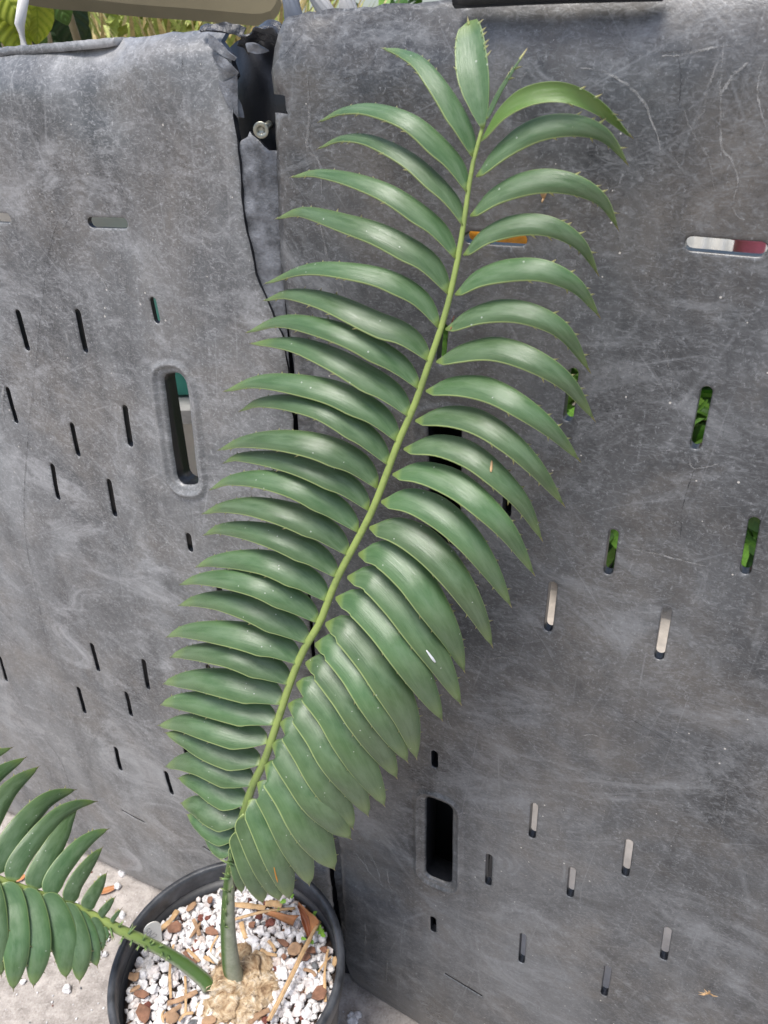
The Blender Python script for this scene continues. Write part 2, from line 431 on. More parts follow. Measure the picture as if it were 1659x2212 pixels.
edge_l = [(470, 84), (484, 100), (498, 119), (505, 140), (511, 159), (499, 176), (492, 196), (503, 222), (510, 250), (514, 275), (518, 300), (522, 350), (528, 420), (538, 500), (556, 590), (580, 660), (608, 740), (620, 860), (652, 1240), (690, 1680), (712, 1935), (722, 2060), (728, 2125)]
def bottom_l(u): return 0.002 + .002 * nz3(u, 0, 20, 3)
ul = [U(p) for p in top_l + edge_l]
# tear wobble
ul2 = []
for i, p in enumerate(ul):
    ul2.append(p)
jag = []
for i in range(len(ul2) - 1):
    a, b = ul2[i], ul2[i + 1]; k = max(1, int(math.hypot(b[0] - a[0], b[1] - a[1]) / .006))
    for q in range(k):
        t = q / k; s = .0016 if i < len(top_l) + 9 and i >= len(top_l) - 2 else .0009 if i < len(top_l) else .0005
        jag.append((a[0] + (b[0] - a[0]) * t + RND.uniform(-s, s), a[1] + (b[1] - a[1]) * t + RND.uniform(-s, s)))
u_end = U((728, 2125))[0]; u_start = min(ul[0][0], 0) - .25
jag = [(u_start, jag[0][1])] + jag
outline_l = jag + [(u_end - .004, .02), (u_end - .02, .006)] + [(u_end - .03 - (u_end - .03 - u_start) * t / 10, bottom_l(t)) for t in range(0, 11)]
dents = [(U((215, 185)), .022, -.006), (U((330, 150)), .03, .006), (U((470, 170)), .02, -.003), (U((60, 190)), .05, .006), (U((330, 260)), .06, .004), (U((150, 1250)), .12, .006), (U((60, 850)), .09, -.005)]
U_LIP = U((245, 120))[0]; V_SH1 = U((120, 205))[1]; V_SH2 = U((380, 125))[1]; V_TOP = U((230, 78))[1]
def disp_l(u, v):
    z = .004 * nz3(u, v, 5, 1.3) + .0016 * nz3(u, v, 17, 4.4) + .0006 * nz3(u, v, 45, 9)
    for (c, s, a) in dents:
        z += a * math.exp(-((u - c[0]) ** 2 + (v - c[1]) ** 2) / (2 * s * s))
    k_ = 1 / (1 + math.exp((u - U_LIP) / .012)); vs_ = V_SH1 * k_ + V_SH2 * (1 - k_)
    tp = max(0, (v - vs_) / (V_TOP - vs_)); z -= (.026 * k_ + .013 * (1 - k_)) * tp * tp     # rounded shoulder below the top
    ue = U_SEAM(v); e = max(0, 1 - (ue - u) / .022); z -= .006 * e * e      # edge rolls back to the seam
    b = max(0, 1 - v / .05); z -= .012 * b * b
    return z
_s0, _s1 = U((590, 300)), U((706, 1880))
def U_SEAM(v): return _s0[0] + (_s1[0] - _s0[0]) * (v - _s0[1]) / (_s1[1] - _s0[1])
panel('sheet', outline_l, holes_l, disp_l, lambda u, v: .0045 if v > .83 else .0095, M['panel_l'], root_l)
# deep collar of the hand hole
def collar(core, parent, depth, r=.0119):
    L = minkowski(core, r, .5); L2 = minkowski(core, r + .003, .5); n = len(L); v = []; f = []
    ln = len(L)
    for (d, LL) in ((-.008, L), (-depth, L)):
        v += [uv3(p[0], p[1], d) for p in LL]
    f = [(i, (i + 1) % ln, ln + (i + 1) % ln, ln + i) for i in range(ln)]
    c = sum((Vector(p) for p in L), Vector((0, 0))) / ln
    for d in (-.008, -depth):
        v += [uv3(c.x + (p[0] - c.x) * 1.06, c.y + (p[1] - c.y) * 1.02, d) for p in L]
    f += [(2 * ln + (i + 1) % ln, 2 * ln + i, 3 * ln + i, 3 * ln + (i + 1) % ln) for i in range(ln)]
    f += [(ln + i, ln + (i + 1) % ln, 3 * ln + (i + 1) % ln, 3 * ln + i) for i in range(ln)]
    return mk('hand_hole_collar', v, f, M['black'], parent)
collar(core_l, root_l, .019, .0074)
# folded lip at the top
lip = MB()
lp = [(-60, 107, 130), (0, 101, 118.5), (25, 99, 118), (60, 95, 116), (100, 91.5, 112.5), (150, 87, 108), (200, 82.5, 103), (217, 81, 101), (226, 80, 98)]
pts = catmull([Vector((p[0], p[1], p[2])) for p in lp], 40)
rows = []
for i, p in enumerate(pts):
    a, b = U((p.x, p.y)), U((p.x, p.z)); wv = .0012 * nz3(a[0], 0, 90, 2)
    for dd, t in ((-.018 + wv, -.05), (-.009 + wv, 0.0), (-.0085 + wv, .5), (-.0085 + wv, .96), (-.010, 1.0), (-.026, .98), (-.030, .1)):
        rows.append(uv3(a[0] + (b[0] - a[0]) * t, a[1] + (b[1] - a[1]) * t + .0006 * nz3(a[0], t, 160, 5), dd - .006 * max(0, 1 - i / 2.) * 0))
f = [(i * 7 + j, i * 7 + (j + 1) % 7, (i + 1) * 7 + (j + 1) % 7, (i + 1) * 7 + j) for i in range(39) for j in range(7)]
f += [tuple(range(7))[::-1], tuple(39 * 7 + j for j in range(7))]
mk('folded_lip', rows, f, M['panel_l'], root_l)

# ---- right panel
root_r = thing('plastic_panel', uv3(.95, 0), 'dark scratched plastic panel with hand holes, right of the seam behind the frond', 'panel', 'upright plastic bin panels')
R_SLOTS = [((1528, 836), (1500, 972)), ((1238, 797), (1225, 912)), ((1631, 1119), (1609, 1242)), ((1326, 1146), (1312, 1242)), ((1195, 1258), (1185, 1360)),
           ((1442, 1312), (1424, 1420)), ((1096, 1030), (1092, 1120)), ((939, 1621), (939, 1658)), ((1154, 1738), (1148, 1812)), ((1057, 1845), (1054, 1913)),
           ((1359, 1818), (1349, 1896)), ((1236, 1877), (1230, 1940)), ((935, 1982), (935, 2015)), ((1130, 2018), (1126, 2080)), ((1443, 2007), (1432, 2077)), ((1314, 2088), (1304, 2152)),
           ((958, 700), (950, 790)), ((1710, 900), (1680, 1030)), ((1760, 1300), (1735, 1410))]
cut_r1, core_r1 = cutout([(918, 904), (992, 910), (988, 1186), (926, 1168)], .0065)
cut_r2, core_r2 = cutout([(919, 1721), (976, 1743), (973, 1917), (917, 1893)], .0065)
holes_r = [slot(a, b, .0062) for a, b in R_SLOTS] + [cut_r1, cut_r2]
holes_r += [slot((1002, 512), (1137, 521), .0066), slot((1478, 526), (1658, 541), .0072), slot((960, 2104), (1042, 2152), .003)]
left_r = [(600, 34), (590, 44), (588, 70), (583, 100), (577, 160), (582, 190), (584, 203), (604, 206), (613, 208), (616, 236), (620, 247), (606, 243), (585, 244), (586, 270), (588, 300), (592, 400), (600, 560), (609, 650), (634, 860), (666, 1240), (704, 1680), (722, 1900)]
top_r = [(1900, -80), (1659, -58), (1300, -28), (1000, -4), (829, 6), (700, 17), (640, 24)]
lr = [U(p) for p in left_r]; tr_ = [U(p) for p in top_r]
jr = []
seq = tr_ + lr
for i in range(len(seq) - 1):
    a, b = seq[i], seq[i + 1]; k = max(1, int(math.hypot(b[0] - a[0], b[1] - a[1]) / .006))
    for q in range(k):
        t = q / k; s = .0008 if i < 12 else .0004
        jr.append((a[0] + (b[0] - a[0]) * t + RND.uniform(-s, s), a[1] + (b[1] - a[1]) * t + RND.uniform(-s, s)))
corner = [U(p) for p in [(733, 2000), (736, 2050), (741, 2095), (748, 2128), (762, 2152), (785, 2172), (812, 2190), (840, 2208)]]
ur_end = max(U((1900, -80))[0], U((1659, 2212))[0]) + .12
jr = [(ur_end, jr[0][1])] + jr
outline_r = jr + [U((722, 1900))] + corner + [(U((870, 2222))[0], .003), (ur_end, .002)]
rdents = [(U((1300, 600)), .05, -.003), (U((1330, 1430)), .04, .004), (U((1050, 1500)), .06, .003), (U((640, 120)), .012, .004), (U((700, 90)), .03, -.004)]
g0, g1 = U((635, 860)), U((642, 900))
def disp_r(u, v):
    z = .002 * nz3(u, v, 5, 21.3) + .0010 * nz3(u, v, 16, 14.4) + .0005 * nz3(u, v, 50, 2)
    for (c, s, a) in rdents: z += a * math.exp(-((u - c[0]) ** 2 + (v - c[1]) ** 2) / (2 * s * s))
    tp = max(0, (v - .985) / .04); z -= .010 * tp * tp
    e = u - U_SEAM(v)
    if v < .86: z -= .007 * math.exp(-((e - .0135) / .0032) ** 2)           # vertical groove beside the seam
    z -= .004 * max(0, 1 - e / .006) ** 2 if e > 0 else .004
    b = max(0, 1 - v / .09); z -= .022 * b * b * max(0, 1 - (u - U_SEAM(v)) / .3)
    return z
panel('sheet', outline_r, holes_r, disp_r, lambda u, v: .0085, M['panel_r'], root_r)
collar(core_r1, root_r, .026, .0064); collar(core_r2, root_r, .026, .0064)
def boxpart(name, u0, u1, v0, v1, d0, d1, mat, parent, open_front=False):
    v, f = boxv(uv3((u0 + u1) / 2, (v0 + v1) / 2, (d0 + d1) / 2), EU * (u1 - u0) / 2, EN * (d1 - d0) / 2, Vector((0, 0, (v1 - v0) / 2)))
    if open_front: f = [q for i, q in enumerate(f) if i != 3]
    return mk(name, v, f, mat, parent, smooth=False)
cu = sum(p[0] for p in core_r1) / 4
boxpart('dark_backing_box', cu - .075, cu + .052, .01, U((950, 870))[1], -.075, -.0152, M['black_deep'], root_r, True)  # black box added behind the hand holes to keep them dark
# dark rail under the top edge
rl = MB()
a, b = U((983, 14)), U((1432, 2)); 
P = catmull([uv3(a[0], a[1] + .0040, .000), uv3((a[0] + b[0]) / 2, (a[1] + b[1]) / 2 + .0048, .001), uv3(b[0], b[1] + .0048, .000)], 14)
v, f, _ = tube(P, .0050, 8, 1.0); rl.add(v, f); rl.build('top_rail', M['black'], root_r)

# ---- seam: post, torn flap, crumpled plastic
sp0, sp1 = U((480, 90)), U((660, 600))
post = MB(); nseg = 24
for i in range(nseg + 1):
    v_ = 1.012 * i / nseg + .004
    for j in range(9):
        t = j / 8; u_ = U_SEAM(v_) - .060 + .085 * t
        d = -.034 + .013 * math.sin(t * math.pi) + .003 * nz3(u_, v_, 18, 7)
        post.v.append(tuple(uv3(u_, v_ - (.012 * (1 - math.sin(t * math.pi)) if i == nseg else 0), d))); post.a.append(0)
for i in range(nseg):
    for j in range(8):
        post.f.append((i * 9 + j, i * 9 + j + 1, (i + 1) * 9 + j + 1, (i + 1) * 9 + j))
no = len(post.v)
post.v += [tuple(Vector(p) - EN * .03) for p in post.v[:no]]; post.a += [0] * no
post.f += [tuple(i + no for i in q[::-1]) for q in list(post.f)]
for i in range(nseg): post.f += [(i * 9, (i + 1) * 9, (i + 1) * 9 + no, i * 9 + no), (i * 9 + 8, i * 9 + 8 + no, (i + 1) * 9 + 8 + no, (i + 1) * 9 + 8)]
for j in range(8): post.f.append((nseg * 9 + j, nseg * 9 + j + 1, nseg * 9 + j + 1 + no, nseg * 9 + j + no))
post.build('corner_post', M['black'], root_l)
flap_o = [(500, 360), (506, 330), (522, 303), (534, 296), (538, 284), (543, 292), (556, 303), (566, 316), (575, 326), (588, 327), (591, 345), (595, 420), (602, 560), (607, 645), (612, 740), (618, 850), (606, 850), (585, 720), (558, 662), (530, 560), (512, 470)]
fl = [U(p) for p in flap_o]
def disp_f(u, v): return disp_l(u, v) * .9 - .0022 + .0006 * nz3(u, v * 3, 40, 3) + .0022 * math.sin(v * 330 + 3 * nz3(u, v, 30, 1)) * (.35 + .5 * nz3(u, v, 25, 8)) * .4
panel('torn_flap', fl, [], disp_f, .0022, M['torn'], root_l, grid=.0028)
def strip(name, ca, cb, mat, amp, seed, n=22, m=7, th=.0012):
    """crumpled piece of torn plastic between two edges read from the survey: (pixel, distance before the panel)"""
    A = catmull([uv3(*U(p), d) for p, d in ca], n); B = catmull([uv3(*U(p), d) for p, d in cb], n); g_ = []
    for i in range(n):
        row = []
        for j in range(m):
            q = A[i].lerp(B[i], j / (m - 1)); o = Vector((seed, seed * 2, 0))
            rd = 1 - 2 * abs(mnoise.noise(q * 95 + o)); k_ = mnoise.noise(q * 60 + o) * .7 + rd * .5 + mnoise.noise(q * 240 + o) * .35
            row.append(q + EN * amp * k_ + Vector((0, 0, amp * .5 * mnoise.noise(q * 150 - o))))
        g_.append(row)
    o = sheet(name, g_, mat, root_l, th); o.data.polygons.foreach_set('use_smooth', [False] * len(o.data.polygons)); return o
# ---- screw in the gap
M['screw'] = plain('zinc_screw', (.30, .30, .25), .35, 400, .2, .0005, .3, 200, metal=.9)
M['dark_hole'] = plain('dark_recess', (.03, .028, .025), .6)
A = uv3(*U((530, 271)), -.030); B = uv3(*U((570, 280)), .003)
ax = (B - A).normalized(); s1 = ax.cross(Vector((0, 0, 1))).normalized(); s2 = s1.cross(ax)
scr = thing('screw', A, 'zinc screw with round head sticking out of the torn gap', 'screw')
sh = MB(); v, f, _ = tube([A, A.lerp(B, .5), B - ax * .001], .0019, 10); sh.add(v, f)
for i in range(14):
    p = A.lerp(B, .03 + .045 * i); v, f, _ = tube([p - ax * .0004, p, p + ax * .0004], [.0018, .0023, .0018], 10); sh.add(v, f)
sh.build('shank', M['screw'], scr)
prof = [(-.0022, .0019), (-.0002, .0047), (.0006, .0049), (.0009, .0044), (.0009, .0026), (-.0006, .0024), (-.0006, 0.0001)]
v = []; f = []
for (h, r) in prof:
    for k_ in range(18):
        an = 2 * math.pi * k_ / 18; rr = r * (1 - .22 * (k_ % 3 == 0)) if r < .003 and h > -.001 and r > .001 else r
        v.append(B + ax * h + s1 * rr * math.cos(an) + s2 * rr * math.sin(an))
for i in range(len(prof) - 1):
    for k_ in range(18): f.append((i * 18 + k_, i * 18 + (k_ + 1) % 18, (i + 1) * 18 + (k_ + 1) % 18, (i + 1) * 18 + k_))
mk('screw_head', v, f, M['screw'], scr)

M['slab'] = plain('lit_ground_pale', (.42, .375, .325), .85, 200, .5, .002, .2, 30)
v, f = boxv(uv3(1.0, .012, -.47), EU * 1.1, EN * .44, Vector((0, 0, .012)))
sl = mk('added_pale_slab', v, f, M['slab'], None, smooth=False); sl['kind'] = 'structure'  # slab added, paler than the ground, so the lower slots look lit
# ---- long scratches and drip marks
def scratch_mat(name, col, al):
    m, n, l, b = newmat(name); g = N(n, 'NewGeometry'); nz = noise(n, l, g.outputs['Position'], 190, 4, .7)
    l.new(ramp(n, l, nz, [(.36, 0.0), (.62, al)]), b.inputs['Alpha']); b.inputs['Base Color'].default_value = col + (1,)
    b.inputs['Roughness'].default_value = .75; return m
M['scr_p'] = scratch_mat('pale_scratch', (.36, .355, .34), .6); M['scr_d'] = scratch_mat('dark_crease', (.04, .04, .042), .7)
M['scr_s'] = scratch_mat('soft_scuff', (.28, .275, .265), .4)
def scratch(pxs, wmm, mat, parent, disp, name='scratch'):
    C = catmull([Vector((p[0], p[1], 0)) for p in pxs], 40); v = []; f = []
    uvs = [Vector(U((c.x, c.y))) for c in C]
    for i, p in enumerate(uvs):
        t = (uvs[min(i + 1, 39)] - uvs[max(i - 1, 0)]).normalized(); nn = Vector((-t.y, t.x))
        hw = wmm * .00032 * (.35 + .65 * math.sin(math.pi * i / 39)) * (1 + .5 * mnoise.noise(Vector((i * .4, wmm, 0))))
        jit = nn * .0006 * mnoise.noise(Vector((i * .5, 3, wmm)))
        for s in (-1, 1):
            q = p + nn * hw * s + jit; v.append(uv3(q.x, q.y, disp(q.x, q.y) + .0007))
    f = [(2 * i, 2 * i + 1, 2 * i + 3, 2 * i + 2) for i in range(39)]
    return mk(name, v, f, mat, parent)
c2 = lambda L: [(829.5 + x / 2, y / 2) for x, y in L]
c4 = lambda L: [(829.5 + x / 2, 553 + y / 2) for x, y in L]
c6 = lambda L: [(829.5 + x / 2, 1106 + y / 2) for x, y in L]
c8 = lambda L: [(829.5 + x / 2, 1659 + y / 2) for x, y in L]
lc = lambda L: [((x / 2.765 + 1200) * .5486, (y / 2.765 + 3350) * .5486) for x, y in L]
for L, wd, mt in [
    (c2([(850, 292), (940, 305), (1010, 340), (1080, 390), (1130, 450), (1155, 520), (1185, 590), (1195, 660)]), 1.8, 'scr_p'),
    (c2([(1468, 180), (1455, 400), (1460, 630), (1500, 690), (1530, 780), (1510, 860), (1520, 930), (1560, 950)]), 1.6, 'scr_p'),
    (c2([(1645, 265), (1615, 370), (1625, 470), (1650, 550)]), 1.4, 'scr_p'), (c2([(1570, 270), (1500, 340), (1440, 430)]), 2.4, 'scr_p'),
    (c2([(1200, 240), (1290, 235), (1400, 210), (1545, 190)]), 1.5, 'scr_p'), (c2([(1195, 225), (1280, 222), (1340, 212)]), 1.5, 'scr_d'),
    (c2([(1268, 240), (1285, 330), (1273, 475)]), 1.0, 'scr_d'), (c2([(1440, 270), (1400, 390), (1380, 480), (1350, 520), (1360, 560)]), 2.2, 'scr_s'),
    (c2([(1290, 440), (1330, 560), (1400, 680), (1430, 830)]), 1.4, 'scr_s'), (c2([(590, 380), (600, 330), (640, 290), (660, 220)]), 1.0, 'scr_s'),
    (c2([(600, 400), (610, 480), (640, 560)]), 1.0, 'scr_s'), (c2([(1240, 660), (1280, 730), (1300, 830)]), 1.0, 'scr_s'),
    (c6([(1060, 155), (1200, 185), (1300, 210), (1400, 235)]), 1.6, 'scr_p'), (c6([(1283, 10), (1285, 60), (1280, 110)]), .8, 'scr_d'),
    (c4([(1320, 860), (1325, 905), (1345, 922)]), 1.6, 'scr_p'), (c4([(1340, 925), (1310, 1010), (1285, 1105)]), 1.0, 'scr_d'),
    (c4([(1345, 918), (1400, 910), (1450, 895)]), 1.0, 'scr_p'), (c4([(1180, 360), (1215, 430), (1240, 520), (1240, 620)]), .9, 'scr_s'),
    (c6([(380, 590), (440, 620), (530, 615), (620, 650)]), 2.6, 'scr_s'), (c6([(960, 860), (1060, 920), (1160, 970), (1300, 975)]), 1.6, 'scr_s'),
    (c6([(980, 820), (1100, 900), (1260, 1000)]), 1.0, 'scr_d'), (c6([(850, 960), (900, 955), (940, 968)]), 1.6, 'scr_p'),
    (c6([(280, 880), (300, 930), (310, 950)]), 1.6, 'scr_p'), (c6([(640, 1000), (660, 1050), (690, 1080), (720, 1105)]), 1.6, 'scr_s'),
    (c8([(1560, 300), (1580, 400), (1550, 540), (1530, 620)]), 1.4, 'scr_s'), (c8([(1480, 80), (1470, 200), (1440, 290)]), 1.8, 'scr_s'),
    (c8([(1500, 120), (1580, 160), (1655, 210)]), 1.2, 'scr_d'), (c8([(1540, 60), (1600, 110), (1655, 130)]), 1.2, 'scr_d'),
    (c8([(300, 470), (350, 485), (390, 505)]), 1.0, 'scr_p'), (c8([(1120, 880), (1280, 1000), (1340, 1080)]), 1.4, 'scr_s'),
    (lc([(545, 0), (600, 80), (660, 150), (700, 230), (760, 290), (830, 370)]), 2.4, 'scr_p'), (lc([(630, 0), (650, 100), (690, 200), (740, 270)]), 1.4, 'scr_p'),
    (lc([(705, 0), (760, 120), (800, 220), (825, 330), (850, 400)]), 2.0, 'scr_p'), (lc([(895, 190), (910, 300), (925, 400), (1010, 490)]), 2.2, 'scr_p'),
    (lc([(650, 700), (665, 900), (660, 1150)]), 3.0, 'scr_s'), (lc([(900, 1180), (900, 1300), (890, 1420)]), 3.0, 'scr_s'), (lc([(880, 950), (960, 1020), (1060, 1040)]), 1.8, 'scr_s'),
    (lc([(380, 450), (480, 470), (560, 510), (640, 560)]), 1.4, 'scr_s'), (lc([(920, 180), (1000, 260), (1130, 290)]), 1.4, 'scr_s'),
    ([(690, 470), (712, 560), (735, 600), (760, 690)], 2.6, 'scr_s'), ([(662, 150), (668, 250), (664, 320), (690, 350), (697, 420)], 3.0, 'scr_s'),
    ([(645, 660), (700, 720), (760, 730)], 1.2, 'scr_s'), ([(700, 175), (760, 165), (820, 150)], 1.0, 'scr_d'), ([(612, 120), (630, 92), (640, 80)], 1.2, 'scr_d')]:
    scratch(L, wd, M[mt], root_r, disp_r)
for L, wd, mt in [([(118, 470), (106, 540), (92, 640), (72, 800), (58, 980), (56, 1100), (66, 1190), (84, 1280), (104, 1380), (118, 1470), (116, 1530), (110, 1565)], 1.3, 'scr_d'),
    ([(135, 465), (120, 500), (105, 550)], 1.2, 'scr_d'), ([(170, 455), (150, 478), (138, 500)], 1.0, 'scr_d'), ([(208, 585), (228, 620), (245, 650)], 2.0, 'scr_p'),
    ([(140, 720), (143, 735), (147, 748)], 5, 'scr_p'), ([(300, 1168), (318, 1150), (340, 1138), (375, 1136)], 5, 'scr_s'), ([(395, 1090), (420, 1140), (440, 1160)], 1.5, 'scr_s'),
    ([(404, 108), (405, 130), (407, 165)], 1.0, 'scr_d'), ([(5, 830), (2, 870), (6, 900)], 5, 'scr_p'), ([(330, 175), (322, 200), (333, 222)], 7, 'scr_s'), ([(20, 640), (80, 620), (160, 640)], 1.0, 'scr_s'), ([(230, 1560), (210, 1590), (180, 1640)], 2.5, 'scr_s'),
    ([(120, 1600), (170, 1650), (230, 1720), (300, 1760)], 2.5, 'scr_s'), ([(90, 1580), (130, 1640), (150, 1700)], 2, 'scr_d')]:
    scratch(L, wd, M[mt], root_l, disp_l)

# ------------------------------------------------------------------ pot
ZR = .245
rim_px = [(221, 2117), (262, 2030), (368, 1913), (471, 1865), (676, 1901), (725, 1955), (748, 2030), (740, 2117), (682, 2209)]
RP = np.array([on_plane(p, ZR)[:2] for p in rim_px])
Am = np.c_[2 * RP, np.ones(len(RP))]; sol = np.linalg.lstsq(Am, (RP ** 2).sum(1), rcond=None)[0]
PC = Vector((sol[0], sol[1], 0)); PR = math.sqrt(sol[2] + sol[0] ** 2 + sol[1] ** 2)
print('pot', PC, PR, 'wall dist', (PC - W0).dot(EN))
def lathe(prof, ns, c, wob=0):
    v = []; f = []
    for (r, z) in prof:
        for k_ in range(ns):
            an = 2 * math.pi * k_ / ns; rr = r * (1 + wob * math.sin(an * 2 + 1))
            v.append((c.x + rr * math.cos(an), c.y + rr * math.sin(an), z))
    for i in range(len(prof) - 1):
        for k_ in range(ns): f.append((i * ns + k_, i * ns + (k_ + 1) % ns, (i + 1) * ns + (k_ + 1) % ns, (i + 1) * ns + k_))
    return v, f
pot = thing('plant_pot', PC, 'round black plastic nursery pot holding the cycad', 'pot')
rb = PR * .80
prof = [(rb * .96, .002), (rb, .006)] + [(rb + (PR - .004 - rb) * t / 8, .006 + (ZR - .034) * t / 8) for t in range(1, 9)]
prof += [(PR - .007, ZR - .02)] + [(PR - .0075 - (PR - rb) * .9 * t / 6 , ZR - .02 - .17 * t / 6) for t in range(1, 7)] + [(0.001, ZR - .195)]
v, f = lathe(prof, 96, PC, .004)
pb = mk('pot_body', v, f, M['pot'], pot)
# drainage ribs inside: fine vertical mould lines come from bump; rolled rim is its own part
rp = [(PR - .0075, ZR - .022), (PR - .0078, ZR - .006), (PR - .0070, ZR - .001), (PR - .0045, ZR), (PR - .0012, ZR - .001), (PR, ZR - .004), (PR - .0004, ZR - .020), (PR - .0035, ZR - .026)]
v, f = lathe(rp, 96, PC, .004); mk('pot_rim', v, f, M['rim'], pot)

# ------------------------------------------------------------------ potting mix
ZS = ZR - .030; RS = PR - .0095
mix = thing('potting_mix', (PC.x, PC.y, ZS - .02), 'white pumice and bark potting mix filling the black pot', 'potting mix')
M['soil'] = plain('dark_soil', (.05, .033, .024), .9, 300, .8, .003, .5, 150)
soil_z = lambda r: ZS - .007 + .004 * (1 - (r / RS) ** 2)
v, f = lathe([(RS - .001, ZS - .02)] + [(RS * t / 8 + .0005, soil_z(RS * t / 8)) for t in range(8, -1, -1)], 48, PC); mk('soil', v, f, M['soil'], mix)
STONE = [(0.0, (.80, .77, .75)), (.30, (.76, .70, .67)), (.52, (.84, .82, .81)), (.78, (.70, .60, .53)), (.84, (.78, .75, .73)), (.92, (.21, .075, .055)), (.95, (.17, .175, .18)), (.975, (.24, .13, .075))]
M['stone'] = attr_mat('pumice_stone', STONE)
CAU = on_plane((520, 2128), ZS); CAU_R = .040
def pebble(seed, r, sub=2, flat=.75):
    V, F = ico(sub); rr = random.Random(seed); o = Vector((rr.uniform(-50, 50), rr.uniform(-50, 50), rr.uniform(-50, 50)))
    sc = Vector((rr.uniform(.8, 1.3), rr.uniform(.75, 1.1), flat * rr.uniform(.85, 1.15)))
    out = np.empty_like(V)
    for i, p in enumerate(V):
        q = Vector(p); k_ = 1 + .50 * mnoise.noise(q * 1.2 + o) + .34 * mnoise.noise(q * 2.6 + o) + .12 * mnoise.noise(q * 5 + o)
        out[i] = (q.x * sc.x * k_ * r, q.y * sc.y * k_ * r, q.z * sc.z * k_ * r)
    return out, F
def rotm(rr):
    return np.array(Matrix.Rotation(rr.uniform(0, 6.28), 3, 'Z') @ Matrix.Rotation(rr.uniform(-.9, .9), 3, 'X'))
# filler layer (joined)
fill_v = []; fill_f = []; fill_a = []; nb = 0; rr = random.Random(5)
tmpl = [pebble(100 + i, 1.0, 1) for i in range(24)]
for i in range(2300):
    r_ = RS * math.sqrt(rr.random()) * .985; an = rr.uniform(0, 6.283); x, y = PC.x + r_ * math.cos(an), PC.y + r_ * math.sin(an)
    if (x - CAU.x) ** 2 + (y - CAU.y) ** 2 < (CAU_R * .8) ** 2: continue
    s = rr.uniform(.0018, .0042) * (1.0 if rr.random() < .8 else 1.25); T, F = tmpl[i % 24]
    if r_ + s > RS: continue
    q = (T @ rotm(rr).T) * s + np.array([x, y, soil_z(r_) + rr.uniform(.0, .0042)])
    fill_v.append(q); fill_f += [tuple(k_ + nb for k_ in g_) for g_ in F]; nb += len(q); fill_a += [rr.random()] * len(q)
fo = mk('fine_gravel', np.concatenate(fill_v), fill_f, M['stone'], mix, attrs={'tone': fill_a}); fo['kind'] = 'stuff'
# larger pebbles, one by one
stone_me = []
for i in range(26):
    T, F = pebble(300 + i, 1.0, 2); me = bpy.data.meshes.new('pebble'); me.from_pydata(T.tolist(), [], F); me.materials.append(M['stone'])
    me.polygons.foreach_set('use_smooth', [False] * len(F)); at = me.attributes.new('tone', 'FLOAT', 'POINT')
    tone = [.05, .1, .2, .35, .45, .55, .6, .65, .7, .78, .84, .86, .12, .58, .62, .33, .15, .22, .6, .4, .93, .6, .96, .55, .56, .61][i]
    at.data.foreach_set('value', np.full(len(T), tone, np.float32)); stone_me.append(me)
taken = []
def stone_obj(name, me, p, s, rr, parent=None):
    o = link(bpy.data.objects.new(name, me)); place(o, p, parent); o.scale = (s, s, s)
    o.rotation_euler = (rr.uniform(-.7, .7), rr.uniform(-.7, .7), rr.uniform(0, 6.28)); return o
cnt = 0; tries = 0
while cnt < 295 and tries < 9000:
    tries += 1; s = rr.choice([.0034, .0038, .0044, .0052, .0060, .0042, .0048])
    r_ = RS * math.sqrt(rr.random()); an = rr.uniform(0, 6.283); x, y = PC.x + r_ * math.cos(an), PC.y + r_ * math.sin(an)
    if r_ + s * 1.2 > RS or (x - CAU.x) ** 2 + (y - CAU.y) ** 2 < (CAU_R * .95) ** 2: continue
    # the part hidden below the frame is left to the fine gravel
    if any((x - a) ** 2 + (y - b) ** 2 < (.72 * (s + c)) ** 2 * 1.25 for a, b, c in taken): continue
    taken.append((x, y, s)); stone_obj('pebble', rr.choice(stone_me), (x, y, soil_z(r_) + .0038 + s * .35), s, rr, mix); cnt += 1
print('pebbles', cnt, tries)

# bark and straw
M['bark'] = plain('bark_chip', (.23, .115, .07), .8, 250, .6, .0012, .45, 90)
M['bark2'] = plain('pale_bark', (.34, .21, .12), .8, 250, .6, .0012, .35, 90)
M['straw'] = plain('straw', (.48, .31, .155), .6, 300, .4, .0006, .3, 120)
cz = lambda p, dz=0: on_plane((((p[0] / 1.659) + 400) * .5486, ((p[1] / 1.659) + 3400) * .5486), ZS + dz)
def chip(px, lx, ly, ang, mat, seed, name='bark_chip', parent=None, h=.0014):
    rr = random.Random(seed); c = cz(px, .0062); n = 7; v = []; f = []
    out = [(math.cos(2 * math.pi * i / n) * lx * rr.uniform(.55, 1.3), math.sin(2 * math.pi * i / n) * ly * rr.uniform(.7, 1.25)) for i in range(n)]
    tx, ty = rr.uniform(-.3, .3), rr.uniform(-.3, .3)
    for z, k_ in ((-h, .9), (h * .6, 1.0), (h, .8)):
        k_ *= .72
        for (x, y) in out:
            X = (x * math.cos(ang) - y * math.sin(ang)) * k_; Y = (x * math.sin(ang) + y * math.cos(ang)) * k_
            v.append((c.x + X, c.y + Y, c.z + z + X * tx + Y * ty + rr.uniform(-.0004, .0004)))
    for i in range(2): f += [(i * n + j, i * n + (j + 1) % n, (i + 1) * n + (j + 1) % n, (i + 1) * n + j) for j in range(n)]
    f += [tuple(range(n))[::-1], tuple(2 * n + j for j in range(n))]
    return mk(name, v, f, mat, parent if parent is not None else mix, smooth=False)
